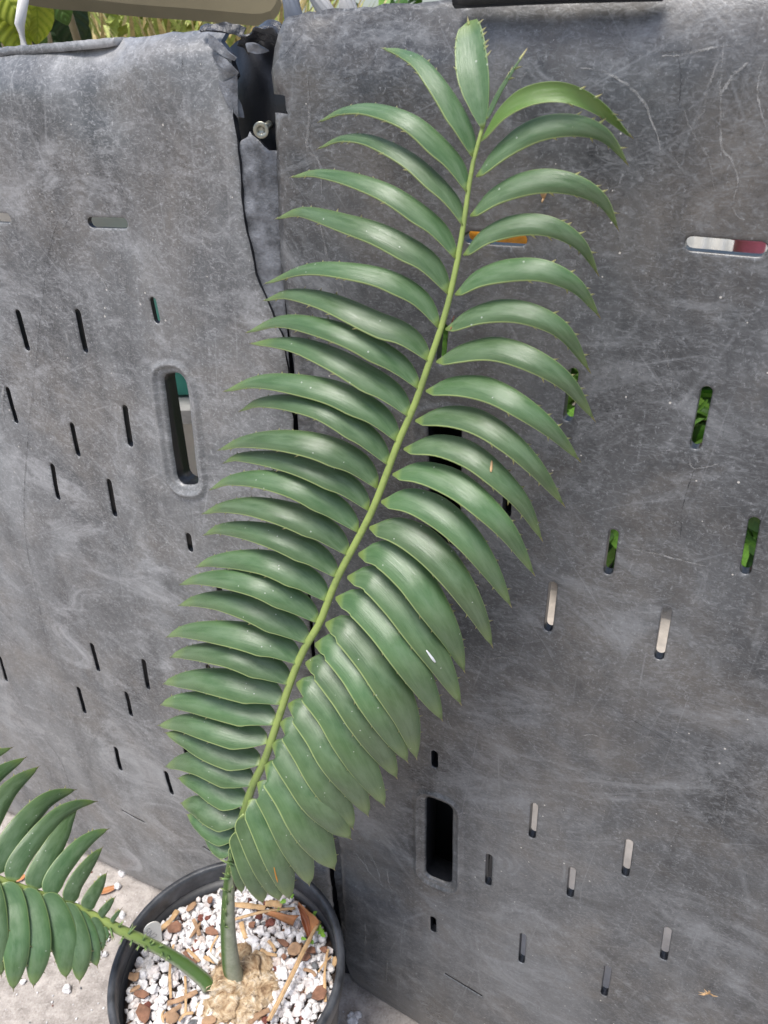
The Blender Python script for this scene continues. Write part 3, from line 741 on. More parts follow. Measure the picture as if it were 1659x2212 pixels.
for i, (px, lx, ly, ang, mt) in enumerate([((485, 415), .011, .0085, .5, 'bark'), ((585, 285), .010, .005, 1.0, 'bark2'), ((710, 445), .011, .006, -.3, 'bark'), ((705, 240), .006, .006, .3, 'bark'),
    ((1265, 560), .011, .008, .4, 'bark2'), ((1190, 520), .010, .005, -.5, 'bark'), ((1375, 570), .008, .006, 0, 'bark'), ((1455, 565), .007, .006, .3, 'bark'), ((1420, 850), .010, .012, .2, 'bark'),
    ((275, 980), .009, .013, .5, 'bark'), ((460, 1010), .007, .011, 2.0, 'bark2'), ((610, 440), .004, .012, -.5, 'bark2'), ((985, 400), .006, .006, 0, 'bark'), ((1340, 615), .008, .006, .9, 'bark'),
    ((215, 740), .007, .007, .9, 'bark2'), ((260, 850), .006, .01, 1.6, 'bark'), ((700, 1030), .012, .008, .3, 'bark2'), ((1190, 610), .004, .004, .3, 'bark'), ((1520, 640), .004, .008, .2, 'straw'), ((840, 585), .008, .01, .2, 'straw')]):
    chip(px, lx, ly, ang, M[mt], 60 + i)
def stick(a, b, r, mat, name='straw', parent=None, za=.006, zb=.006, flat=.55, bend=.002):
    A, B = cz(a, za), cz(b, zb); mid = A.lerp(B, .5) + Vector((RND.uniform(-bend, bend), RND.uniform(-bend, bend), RND.uniform(0, bend)))
    r *= .78; flat = .42
    C = catmull([A, mid, B], 12); v, f, _ = tube(C, [r * (.75 + .3 * RND.random()) for _ in C], 7, flat)
    return mk(name, v, f, mat, parent if parent is not None else mix, smooth=False)
for a, b, r, mt in [((860, 268), (1070, 292), .0042, 'straw'), ((1070, 262), (1180, 275), .0055, 'straw'), ((495, 308), (385, 430), .0042, 'straw'), ((912, 385), (945, 490), .0036, 'straw'), ((470, 530), (452, 880), .0022, 'straw'),
    ((545, 735), (548, 970), .0018, 'straw'), ((1478, 560), (1462, 905), .0020, 'straw'), ((430, 915), (625, 835), .0034, 'bark2'), ((390, 1010), (520, 925), .0036, 'bark2'), ((540, 575), (620, 650), .0026, 'bark'), ((560, 560), (640, 640), .0024, 'straw'),
    ((760, 470), (708, 595), .0016, 'straw'), ((1090, 505), (1135, 575), .0022, 'straw'), ((960, 1045), (1095, 955), .0040, 'bark2'), ((505, 1030), (600, 975), .002, 'straw'), ((1320, 690), (1400, 735), .0024, 'bark2'), ((1500, 610), (1415, 710), .0015, 'straw'),
    ((190, 830), (250, 800), .003, 'bark2'), ((408, 960), (405, 1040), .0014, 'straw'), ((600, 365), (640, 470), .003, 'bark2'), ((670, 610), (780, 650), .003, 'straw'), ((1040, 560), (1145, 600), .0024, 'straw')]:
    stick(a, b, r, M[mt])
A_, B_ = cz((1425, 378), .016), cz((1085, 1028), .012)
C = catmull([A_, A_.lerp(B_, .3) + Vector((0, 0, .004)), A_.lerp(B_, .65) + Vector((.002, 0, .006)), B_], 26); v, f, _ = tube(C, [.0020 - .0004 * i / 25 for i in range(26)], 7, .6)
v2, f2, _ = tube([p + Vector((.0022, .0008, -.0006)) for p in C[5:]], .0011, 6)
st = MB(); st.add(v, f); st.add(v2, f2)
tag(st.build('dry_stalk', M['straw']), 'long straw-coloured dry stalk lying across the right of the potting mix', 'stalk')
A_, B_ = cz((858, 368), .010), cz((1265, 292), .012); C = catmull([A_, A_.lerp(B_, .5) + Vector((0, 0, .004)), B_], 16); v, f, _ = tube(C, [.0017] * 16, 7, .6)
tag(mk('dry_twig', v, f, M['straw']), 'thin dry twig lying under the curled brown leaf in the pot', 'twig')

# curled dry leaf
M['dryleaf'] = plain('dry_leaf', (.25, .085, .035), .42, 120, .4, .001, .45, 60)
M['dryleaf_pale'] = plain('pale_dry_leaf', (.44, .19, .075), .45, 120, .4, .001, .3, 60)
dl = thing('dry_leaf', cz((1290, 350), .008), 'curled brown dry leaf on the potting mix near the pot rim', 'dry leaf')
def sheet(name, grid3, mat, parent, th=.0006):
    R_, C_ = len(grid3), len(grid3[0]); v = [p for r_ in grid3 for p in r_]; f = []
    P = np.array([tuple(p) for p in v]).reshape(R_, C_, 3); du = np.gradient(P, axis=0); dv = np.gradient(P, axis=1); nn = np.cross(du, dv); nn /= np.linalg.norm(nn, axis=2, keepdims=True) + 1e-12
    B = (P - nn * th).reshape(-1, 3); n0 = R_ * C_; vv = np.concatenate([P.reshape(-1, 3), B])
    for i in range(R_ - 1):
        for j in range(C_ - 1):
            a = i * C_ + j; f += [(a, a + C_, a + C_ + 1, a + 1), (a + n0, a + 1 + n0, a + C_ + 1 + n0, a + C_ + n0)]
    for j in range(C_ - 1): f += [(j, j + 1, j + 1 + n0, j + n0), ((R_ - 1) * C_ + j + 1, (R_ - 1) * C_ + j, (R_ - 1) * C_ + j + n0, (R_ - 1) * C_ + j + 1 + n0)]
    for i in range(R_ - 1): f += [((i + 1) * C_, i * C_, i * C_ + n0, (i + 1) * C_ + n0), (i * C_ + C_ - 1, (i + 1) * C_ + C_ - 1, (i + 1) * C_ + C_ - 1 + n0, i * C_ + C_ - 1 + n0)]
    return mk(name, vv, f, mat, parent)
# ---- torn plastic round the gap
strip('torn_edge', [((488, 92), -.012), ((510, 74), -.008), ((540, 60), -.006), ((566, 58), -.006), ((584, 68), -.008), ((588, 110), -.012)], [((500, 112), -.020), ((518, 94), -.016), ((540, 86), -.014), ((562, 88), -.014), ((573, 102), -.016), ((576, 135), -.022)], M['shiny'], .0045, 3)
strip('torn_edge', [((500, 86), -.020), ((520, 56), -.020), ((552, 47), -.022), ((580, 52), -.020)], [((515, 92), -.014), ((530, 72), -.010), ((555, 64), -.010), ((584, 80), -.012)], M['shiny'], .004, 5)
strip('cut_stub', [((513, 93), -.012), ((525, 90), -.008), ((538, 93), -.008), ((549, 104), -.012)], [((513, 98), -.014), ((522, 112), -.010), ((536, 118), -.010), ((549, 107), -.014)], M['pale'], .0032, 9, 18, 8)
strip('torn_edge', [((424, 60), -.006), ((445, 52), -.006), ((470, 50), -.008), ((490, 56), -.010), ((508, 66), -.012)], [((430, 68), -.003), ((452, 66), -.003), ((474, 70), -.005), ((490, 76), -.007), ((506, 84), -.010)], M['shiny'], .0030, 12)
strip('peeled_shaving', [((452, 72), .000), ((478, 90), .001), ((500, 112), .001), ((511, 124), -.001)], [((456, 100), .000), ((474, 112), .002), ((490, 122), .002), ((506, 130), -.001)], M['torn'], .0010, 14)
strip('peeled_shaving', [((462, 118), .000), ((486, 122), .002), ((504, 138), .002), ((514, 156), -.001)], [((462, 122), .000), ((478, 138), .002), ((494, 150), .003), ((510, 162), -.001)], M['torn'], .0009, 17)
strip('peeled_shaving', [((466, 164), -.001), ((482, 176), .001), ((500, 172), .001), ((511, 158), -.001)], [((470, 170), -.001), ((486, 200), .001), ((500, 230), .001), ((512, 258), -.002)], M['torn'], .0010, 19)
strip('peeled_shaving', [((478, 180), .000), ((490, 200), .002), ((500, 225), .002), ((511, 252), -.001)], [((482, 178), -.002), ((498, 198), -.004), ((508, 222), -.006), ((516, 256), -.006)], M['torn'], .0009, 23)
def curl_blade(ax_px, zs, wpx, curl, n=14, m=7):
    A = catmull([cz(p, z) for p, z in zip(ax_px, zs)], n); g_ = []
    for i, p in enumerate(A):
        t = (A[min(i + 1, n - 1)] - A[max(i - 1, 0)]).normalized(); s = t.cross(Vector((0, 0, 1))).normalized(); s0 = i / (n - 1)
        w_ = wpx * (max(.05, math.sin(math.pi * min(1, max(.0, s0 * .94 + .04))) ** .7)); row = []
        for j in range(m):
            x = 2 * j / (m - 1) - 1; an = x * curl
            row.append(p + s * (w_ * math.sin(an) / max(.3, curl)) + Vector((0, 0, w_ * (1 - math.cos(an)) / max(.3, curl))) + Vector((0, 0, .0012 * mnoise.noise(p * 120))))
        g_.append(row)
    return g_
def blade(ca, cb, mat, amp, seed, n=16, m=8):
    A = catmull([cz(p, z) for p, z in ca], n); B = catmull([cz(p, z) for p, z in cb], n); g_ = []
    for i in range(n):
        g_.append([A[i].lerp(B[i], j / (m - 1)) + Vector((0, 0, amp * math.sin(math.pi * j / (m - 1)) + .0012 * mnoise.noise(A[i].lerp(B[i], j / (m - 1)) * 90 + Vector((seed, 0, 0))))) for j in range(m)])
    sheet('blade', g_, mat, dl, .0005)
blade([((1060, 313), .011), ((1130, 318), .014), ((1215, 335), .017), ((1296, 342), .014)], [((1064, 328), .010), ((1120, 348), .011), ((1185, 380), .010), ((1250, 408), .008)], M['dryleaf_pale'], .004, 1)
blade([((1278, 268), .022), ((1296, 320), .018), ((1315, 400), .014), ((1345, 478), .008)], [((1284, 264), .022), ((1325, 310), .022), ((1350, 360), .016), ((1366, 470), .008)], M['dryleaf'], -.004, 2)
blade([((1284, 266), .022), ((1325, 310), .022), ((1352, 362), .015), ((1366, 470), .008)], [((1292, 262), .024), ((1350, 312), .028), ((1418, 374), .024), ((1400, 425), .012)], M['dryleaf_pale'], .003, 3)
# tiny green sprouts at the rim
M['sprout'] = plain('sprout_green', (.22, .42, .05), .5, None, var=.4, vsc=200)
sm = MB(); rr = random.Random(11)
for px in [(1245, 212), (1395, 325), (1415, 385), (1420, 410), (1410, 430), (1430, 450), (1445, 465), (1370, 515), (1175, 250), (1150, 300), (1385, 340), (1425, 425), (1440, 440), (1318, 485), (1400, 400), (1190, 245)]:
    for q in range(7):
        c = cz((px[0] + rr.uniform(-9, 9), px[1] + rr.uniform(-9, 9)), .011 + rr.uniform(0, .004)); a_ = rr.uniform(0, 6.28); r_ = rr.uniform(.0011, .0021)
        e1 = Vector((math.cos(a_), math.sin(a_), rr.uniform(-.3, .3))); e2 = Vector((-e1.y, e1.x, rr.uniform(-.3, .3)))
        ring = [c + e1 * r_ * math.cos(t) + e2 * r_ * .8 * math.sin(t) for t in [k_ * 1.047 for k_ in range(6)]]
        sm.add([c + Vector((0, 0, .0004))] + ring, [(0, 1 + k_, 1 + (k_ + 1) % 6) for k_ in range(6)])
so = sm.build('sprouts', M['sprout'], mix); so['kind'] = 'stuff'

# plant label
M['tag'] = plain('label_plastic', (.72, .70, .64), .4, None, var=.06); M['pencil'] = plain('pencil_grey', (.40, .385, .36), .7, None, var=.1)
LBL = thing('plant_label', cz((340, 520), .0), 'small white rounded plastic plant label with faint pencil writing', 'label')
foot = cz((345, 540), -.004)
ctop = Vector(on_plane((((325 / 1.659) + 400) * .5486, ((385 / 1.659) + 3400) * .5486), ZS + .030))
lax = (ctop - foot).normalized(); lw = (_xc_ := ROT @ Vector((1, 0, 0))); lw = (lw - lax * lw.dot(lax)).normalized(); lw = (lw + (lax.cross(lw)) * .55).normalized(); lnn = lw.cross(lax).normalized()
if lnn.dot(CAM - foot) < 0: lnn = -lnn
H = (ctop - foot).length; hw = .0088; out = []
out.append((-hw * .95, 0)); out.append((hw * .95, 0))
for k_ in range(13):
    t = math.pi * k_ / 12; out.append((hw * math.cos(t), H - hw * 1.15 + hw * 1.15 * math.sin(t)))
v = [foot + lw * x + lax * y + lnn * .0006 for x, y in out] + [foot + lw * x + lax * y - lnn * .0006 for x, y in out]; n_ = len(out)
f = [tuple(range(n_)), tuple(range(2 * n_ - 1, n_ - 1, -1))] + [(i, n_ + i, n_ + (i + 1) % n_, (i + 1) % n_) for i in range(n_)]
mk('tag', v, f, M['tag'], LBL, smooth=False)
cu_ = bpy.data.curves.new('writing', 'FONT'); cu_.body = '5N2'; cu_.size = .0105; cu_.align_x = 'CENTER'; cu_.extrude = .00005; cu_.offset = -.00008
wo = link(bpy.data.objects.new('writing', cu_)); dg = bpy.context.evaluated_depsgraph_get(); me = bpy.data.meshes.new_from_object(wo.evaluated_get(dg))
bpy.data.objects.remove(wo); me.materials.clear(); me.materials.append(M['pencil']); wo = link(bpy.data.objects.new('writing', me))
rx = (lw * .45 - lax * .89).normalized(); ry = lnn.cross(rx).normalized()
Mx = Matrix((rx, ry, lnn)).transposed().to_4x4(); wpos = foot + lax * (H * .60) - lw * .002 - ry * .004 + lnn * .0009
WORLD[wo] = wpos; wo.parent = LBL; wo.matrix_local = Matrix.Translation(wpos - WORLD[LBL]) @ Mx

# crumbs of pumice on the pavement
gp = lambda p: on_plane((((p[0] / 1.952) ) * .5486, ((p[1] / 1.952) + 2900) * .5486), 0)
rr = random.Random(21)
crumbs = [((945, 1058), .006, 'white pumice crumb on the pavement against the panel foot'), ((905, 1165), .006, 'white elongated pumice crumb below the one at the panel foot'), ((575, 1290), .0045, 'white pumice crumb between the frond leaflets on the pavement'),
          ((940, 1380), .005, 'white pumice crumb on the pavement close to the pot rim'), ((770, 1672), .004, 'white pumice crumb beside the pot under the left frond, left of a pair'), ((810, 1680), .004, 'white pumice crumb beside the pot under the left frond, right of a pair'),
          ((828, 1560), .004, 'small pumice crumb touching the view of the left frond spines'), ((520, 1948), .006, 'white pumice crumb on open pavement left of the pot'), ((180, 1893), .004, 'small pumice crumb between the two lowest leaflet tips')]
for i, (p, s, lb) in enumerate(crumbs):
    q = gp(p); o = stone_obj('pumice_crumb', stone_me[[0, 5, 6, 13, 14, 1, 24, 5, 2][i]], (q.x, q.y, s * .55), s, rr); tag(o, lb, 'pumice crumb', 'pumice crumbs on the pavement')
lcp = lambda p: on_plane((((p[0] / 2.765) + 1200) * .5486, ((p[1] / 2.765) + 3350) * .5486), 0)
for p, s, lb in [((505, 1810), .005, 'upright pumice crumb right of the pot'), ((575, 1800), .005, 'rightmost pumice crumb on the pavement right of the pot'), ((520, 1860), .006, 'lowest pumice crumb right of the pot at the picture edge')]:
    q = lcp(p); tag(stone_obj('pumice_crumb', rr.choice(stone_me[:12]), (q.x, q.y, s * .55), s, rr), lb, 'pumice crumb', 'pumice crumbs on the pavement')
gm = MB(); tm = [pebble(700 + i, 1.0, 1)for i in range(8)]
for i in range(1500):
    x = rr.uniform(-.75, .12); y = rr.uniform(.25, .98); P = Vector((x, y, 0))
    if (P - W0).dot(EN) < .004 or (P - PC).length < PR * .84: continue
    s = rr.uniform(.0005, .0018) * (1 if rr.random() < .95 else 1.7); T, F = tm[i % 8]; gm.add((T @ rotm(rr).T) * s + np.array([x, y, s * .4]), F, [rr.choice([.1, .55, .78, .78, .93, .78, .97])] * len(T))
go = gm.build('grit', M['stone'], None, (-.3, .6, 0), True, 'tone'); go['kind'] = 'stuff'; tag(go, 'fine pale grit scattered over the pavement round the pot', 'grit')
# fallen leaves on the pavement
for (p, L, lb) in [((825, 1195), .013, 'orange-tan fallen leaf scrap on the pavement beside the left frond'), ((150, 1105), .009, 'small brown leaf scrap on the pavement behind the left frond stalk')]:
    q = gp(p); g_ = []
    for i in range(8):
        s = i / 7 * 2 - 1; ww = .0045 * (1 - s * s) ** .6 + .0003
        g_.append([q + Vector((s * L, .35 * s * L, .0035 + .0015 * s * s)) + Vector((-.3, 1, 0)) * ww * x + Vector((0, 0, .0012 * x * x)) for x in (-1, -.4, .4, 1)])
    tag(sheet('fallen_leaf', g_, M['dryleaf_pale'], None, .0004), lb, 'dry leaf')

# ------------------------------------------------------------------ cycad
plant = thing('cycad_plant', (CAU.x, CAU.y, ZS - .01), 'green cycad with one tall frond and one low frond to the left', 'cycad')
def cau_mat():
    m, n, l, b = newmat('caudex_bark'); g = N(n, 'NewGeometry'); co = g.outputs['Position']
    a = noise(n, l, co, 55, 6, .7, .8); c_ = noise(n, l, co, 190, 5, .7, .4)
    c = ramp(n, l, a, [(.32, (.085, .045, .022)), (.42, (.31, .20, .105)), (.53, (.53, .40, .25)), (.66, (.74, .66, .53))])
    c = mixc(n, l, ramp(n, l, c_, [(.32, .75), (.5, 0.0)]), c, (.10, .05, .025))
    l.new(c, b.inputs['Base Color']); b.inputs['Roughness'].default_value = .8
    p = bump(n, l, a, .6, .006, b); bump(n, l, c_, .6, .002, b, p); return m
M['caudex'] = cau_mat()
V, F = ico(6); v = []
rr = random.Random(4); CELLS = [Vector((rr.gauss(0, 1), rr.gauss(0, 1), rr.gauss(0, 1))).normalized() for _ in range(46)]; CH = [rr.uniform(-.5, 1) for _ in CELLS]
for p in V:
    q = Vector(p); w_ = q + Vector((mnoise.noise(q * 3), mnoise.noise(q * 3 + Vector((7, 0, 0))), mnoise.noise(q * 3 + Vector((0, 7, 0))))) * .22
    dd_ = sorted(((w_ - c).length, i) for i, c in enumerate(CELLS))[:2]; edge = dd_[1][0] - dd_[0][0]
    k_ = 1 + .14 * mnoise.noise(q * 1.7 + Vector((3, 1, 2))) + .13 * CH[dd_[0][1]] * min(1, edge / .10) - .12 * max(0, 1 - edge / .07)
    k_ += .035 * mnoise.noise(q * 9) + .028 * (1 - 2 * abs(mnoise.noise(q * 16))) + .012 * mnoise.noise(q * 40)
    v.append((CAU.x + q.x * CAU_R * k_ * 1.04, CAU.y + q.y * CAU_R * k_ * 1.04 - .002, ZS - .012 + q.z * CAU_R * .64 * k_))
cx_o = mk('caudex', v, F, M['caudex'], plant)
# papery scales and fibres on the crown
M['fibre'] = plain('papery_fibre', (.55, .42, .27), .75, 200, .5, .001, .45, 120)
M['wool'] = plain('pale_wool', (.74, .70, .63), .9, 400, .7, .001, .2, 160)
fm = MB(); rr = random.Random(33)
for i in range(70):
    an = rr.uniform(0, 6.28); el = rr.uniform(.05, 1.35); d = Vector((math.cos(an) * math.cos(el), math.sin(an) * math.cos(el), math.sin(el)))
    p = Vector((CAU.x, CAU.y - .002, ZS - .010)) + Vector((d.x * CAU_R, d.y * CAU_R, d.z * CAU_R * .82)) * rr.uniform(1.02, 1.14)
    t = (d.cross(Vector((rr.uniform(-1, 1), rr.uniform(-1, 1), rr.uniform(-1, 1))))).normalized(); L = rr.uniform(.004, .014)
    v, f, _ = tube([p - t * L * .5 - d * .002, p + d * rr.uniform(0, .0025), p + t * L * .5 - d * .001], [.0002, rr.uniform(.0003, .0009), .0001], 5, .4, d); fm.add(v, f)
ff = fm.build('crown_fibres', M['fibre'], plant); ff['kind'] = 'stuff'
scn = 0
for px, ln_, wd_, hd in [((735, 615), .012, .0028, 2.6)]:
    c = cz(px, .022 if px[0] > 640 else .012); d = Vector((math.cos(hd), math.sin(hd), .25)).normalized(); s = d.cross(Vector((0, 0, 1))).normalized(); g_ = []
    for i in range(6):
        t = i / 5; g_.append([c + d * ln_ * (t - .5) + s * wd_ * x * (1 - t * .45) * .7 + Vector((0, 0, .003 * t * t - .004 * x * x + .0015 * mnoise.noise(Vector((x * 2, t * 4, scn))))) for x in (-1, -.5, 0, .5, 1)])
    sheet('crown_scale', g_, M['fibre'] if scn % 4 else M['wool'], plant, .0008); scn += 1

LEAF = leaf_mat('cycad_leaflet', (.046, .108, .028), (.088, .170, .054), (.10, .19, .022), (.36, .45, .15))
def rach_mat():
    m, n, l, b = newmat('cycad_rachis'); a = N(n, 'Attribute', attribute_name='top'); al = N(n, 'Attribute', attribute_name='along')
    g = N(n, 'NewGeometry'); nz = noise(n, l, g.outputs['Position'], 240, 5, .7)
    nz2 = noise(n, l, g.outputs['Position'], 55, 5, .7)
    green = mixc(n, l, ramp(n, l, al.outputs['Fac'], [(.18, 0.0), (.45, 1.0)]), (.066, .125, .026), (.30, .38, .10))
    grey = mixc(n, l, nz, (.20, .22, .145), (.36, .37, .28))
    tf = ramp(n, l, math_(n, l, 'ADD', a.outputs['Fac'], math_(n, l, 'MULTIPLY', math_(n, l, 'SUBTRACT', nz, .5), .5)), [(.42, 0.0), (.80, 1.0)])
    side = mixc(n, l, ramp(n, l, al.outputs['Fac'], [(.15, 0.0), (.45, 1.0)]), grey, (.26, .34, .09))
    c = mixc(n, l, tf, side, green); c = mixc(n, l, ramp(n, l, nz2, [(.36, .35), (.54, 0.0)]), c, (.09, .13, .05))
    l.new(c, b.inputs['Base Color']); b.inputs['Roughness'].default_value = .5; bump(n, l, nz, .3, .0008, b); return m
M['rachis'] = rach_mat()

class FrondPlane:
    def __init__(s, P0, nrm): s.P0 = P0; s.n = nrm.normalized(); s.n = s.n if s.n.dot(CAM - P0) > 0 else -s.n
    def at(s, p, d=0.0):
        r = ray(p); t = ((s.P0 - CAM).dot(s.n) + d) / r.dot(s.n); return CAM + r * t
def leaflet(fp, px, wpx, parent, up_sign, roll0=22, roll1=10, arch=.010, tipd=-.008, convex=.30, flip=False, blunt=0.0, teeth=4, seed=0, n=26, m=11, base_d=.0002, wmul=1.22, asym=0, basew=.17, foot=.14):
    """px: midline pixels of the survey from the rachis to the tip; up_sign: +1 when the upper margin lies to the left of travel"""
    rr = random.Random(seed * 13 + 5)
    L2 = catmull([Vector((p[0], p[1], 0)) for p in px], n); mid = []
    ls = min(1.0, sum((L2[i + 1] - L2[i]).length for i in range(n - 1)) / FOC * -(ROT.transposed() @ (fp.at(px[0]) - CAM)).z / .11); arch *= ls * ls; tipd *= ls
    for i, p in enumerate(L2):
        s = i / (n - 1); d = base_d + arch * math.sin(math.pi * s ** 1.5) + tipd * s ** 2.2; mid.append(fp.at((p.x, p.y), d))
    ln = sum((mid[i + 1] - mid[i]).length for i in range(n - 1))
    dep = -(ROT.transposed() @ (mid[n // 2] - CAM)).z; W = wpx / FOC * dep / 2 * wmul
    th = .0007; top = []; bot = []; ac = []; al = []
    frames = []
    for i, p in enumerate(mid):
        s = i / (n - 1); t = (mid[min(i + 1, n - 1)] - mid[max(i - 1, 0)]).normalized()
        nn = fp.n - t * fp.n.dot(t); nn.normalize(); sd = nn.cross(t) * up_sign            # towards the upper margin
        ro = math.radians(roll0 + (roll1 - roll0) * s); S = sd * math.cos(ro) - nn * math.sin(ro); Nn = nn * math.cos(ro) + sd * math.sin(ro)
        if flip: Nn = -Nn
        wb = min(1.0, (s / basew)); wb = foot + (1 - foot) * math.sin(wb * math.pi / 2) ** (.55 if basew < .3 else .9)
        wt = (1 - s ** (2.3 + 2.5 * blunt)) ** (.78 - .3 * blunt); w_ = W * wb * max(.02, wt)
        frames.append((p, S, Nn, w_, t))
        for j in range(m):
            x = math.sin((2 * j / (m - 1) - 1) * math.pi / 2) if True else 0
            z = -convex * w_ * (abs(x) ** 2.2) * (.25 + .75 * min(1, s / .35)) - .06 * w_ * math.exp(-((x - .12) / .3) ** 2) * min(1, s * 4)
            z += .04 * w_ * mnoise.noise(Vector((s * 5, x * 1.5, seed)))
            ab = 1.0 if x * asym <= 0 else .16 + .84 * min(1, s / .30)
            q = p + S * (x * w_ * ab) + Nn * z * (1 if ab == 1 else ab)
            top.append(q); bot.append(q - Nn * th); ac.append(x); al.append(s)
    v = top + bot; n0 = n * m; f = []
    acr = ac + ac; alo = al + al; side = [0.0] * n0 + [1.0] * n0; tooth = [0.0] * (2 * n0)
    if flip: pass
    for i in range(n - 1):
        for j in range(m - 1):
            a = i * m + j; f += [(a, a + 1, a + m + 1, a + m), (a + n0, a + m + n0, a + m + 1 + n0, a + 1 + n0)]
        a = i * m; f.append((a, a + m, a + m + n0, a + n0)); a = i * m + m - 1; f.append((a, a + n0, a + m + n0, a + m))
    for j in range(m - 1): f.append((j + 1, j, j + n0, j + 1 + n0)); a = (n - 1) * m + j; f.append((a, a + 1, a + 1 + n0, a + n0))
    # spines
    def spine(i, sg, L, r, fwd):
        p, S, Nn, w_, t = frames[i]; z = -convex * w_
        b = p + S * (sg * w_ * .97) + Nn * z - Nn * th * .5; dr = (S * sg * (1 - fwd) + t * fwd + Nn * -.15).normalized()
        b0 = len(v); q1 = t.cross(dr).cross(dr).normalized(); q2 = dr.cross(q1)
        ring = [b + t * r * 1.6 * math.cos(a_) + Nn * r * .8 * math.sin(a_) - dr * r for a_ in (0, 1.57, 3.14, 4.71)]
        v.extend(ring + [b + dr * L]); acr.extend([sg] * 5); alo.extend([.5] * 5); side.extend([0] * 5); tooth.extend([0, 0, 0, 0, 1.0])
        for k_ in range(4): f.append((b0 + k_, b0 + (k_ + 1) % 4, b0 + 4))
    for k_ in range(teeth):
        s = .60 + .36 * (k_ + rr.uniform(.1, .9)) / teeth
        spine(min(n - 2, int(s * (n - 1))), 1, rr.uniform(.0020, .0036), .0007, rr.uniform(.35, .6))
        if rr.random() < .8:
            s = .45 + .5 * (k_ + rr.uniform(.1, .9)) / teeth; spine(min(n - 2, int(s * (n - 1))), -1, rr.uniform(.0022, .0036), .0008, rr.uniform(.55, .8))
    p, S, Nn, w_, t = frames[-1]; b0 = len(v)
    v.extend([p + S * .0007 - t * .002, p - S * .0007 - t * .002, p - Nn * .0009 - t * .002, p + t * .0036]); acr.extend([0] * 4); alo.extend([1] * 4); side.extend([0] * 4); tooth.extend([.2, .2, .2, 1.])
    f += [(b0, b0 + 1, b0 + 3), (b0 + 1, b0 + 2, b0 + 3), (b0 + 2, b0, b0 + 3)]
    return mk('leaflet', v, f, LEAF, parent, mid[0], attrs={'across': acr, 'along': alo, 'side': side, 'tooth': tooth})
def spur(fp, a, b, parent, seed, wpx=10):
    """small spiny bract: two or three thorns from one foot"""
    rr = random.Random(seed); A = fp.at(a, .004); B = fp.at(b, .008); mb = MB(); d = B - A
    for k_ in range(rr.choice((2, 3))):
        e = Vector((rr.uniform(-.5, .5), rr.uniform(-.5, .5), rr.uniform(-.5, .5))) * d.length * (0 if k_ == 0 else .9); q = A + d * (1 if k_ == 0 else .7) + e
        v, f, _ = tube([A - d * .2, A.lerp(q, .45), q], [.0009, .0006, .0001], 6); mb.add(v, f, [0] * 6 + [.45] * 6 + [.9] * 6)
    o = mk('spine', mb.v, mb.f, M['spur'], parent, A, attrs={'tone': mb.a}); return o
M['spur'] = attr_mat('spine_green', [(0, (.12, .22, .09)), (.6, (.24, .34, .12)), (.9, (.42, .44, .2))], .5, 600, .1, .0003, 0, 'LINEAR')

def build_rachis(name, pts3, rad, parent, fp, turn=0.0):
    n = 70; C = catmull(pts3, n); R_ = np.interp(np.linspace(0, 1, n), np.linspace(0, 1, len(rad)), rad)
    v = []; f = []; tp = []; al = []; ns = 12
    for i, p in enumerate(C):
        t = (C[min(i + 1, n - 1)] - C[max(i - 1, 0)]).normalized(); q = fp.n - t * fp.n.dot(t); q.normalize(); s = t.cross(q)
        for k_ in range(ns):
            a_ = 2 * math.pi * k_ / ns; h = math.sin(a_); v.append(p + s * R_[i] * math.cos(a_) + q * R_[i] * (.72 * h if h > 0 else h)); tp.append(math.sin(a_ + turn * max(0, 1 - 3 * i / n))); al.append(i / (n - 1))
    for i in range(n - 1):
        for k_ in range(ns): f.append((i * ns + k_, i * ns + (k_ + 1) % ns, (i + 1) * ns + (k_ + 1) % ns, (i + 1) * ns + k_))
    f += [tuple(range(ns))[::-1], tuple((n - 1) * ns + k_ for k_ in range(ns))]
    return mk(name, v, f, M['rachis'], parent, C[0], attrs={'top': tp, 'along': al})

# --- tall frond: its plane leans towards the panel with height
base = on_plane((500, 2095), ZS + .022); db = (base - W0).dot(EN); dtip = .050
ztip = on_wall((1040, 285), dtip).z; kz = (db - dtip) / (ztip - base.z)
FP1 = FrondPlane(base, EN + Vector((0, 0, kz)))
print('frond', base, db, ztip)
rach1 = [(508, 2128), (500, 2095), (492, 2009), (494, 1919), (502, 1859), (516, 1794), (543, 1704), (572, 1641), (600, 1556), (630, 1466), (655, 1406), (690, 1346), (715, 1281), (740, 1226), (800, 1111), (837, 1018), (859, 958), (894, 878), (929, 778), (959, 688), (974, 628), (989, 558), (1002, 480), (1017, 375), (1029, 322), (1041, 282), (1052, 240)]
TURN = -1.1
R3 = [FP1.at(p, -.001) for p in rach1]; R3[0] = R3[1] + Vector((.002, 0, -.02))
fr1 = build_rachis('frond', R3, [.0105, .0078, .0056, .0042, .0035, .0031, .0029, .0027, .0024, .0022, .0019, .0015, .0009], plant, FP1, TURN)
fr1['label'] = 'tall upright frond with arching leaflets'
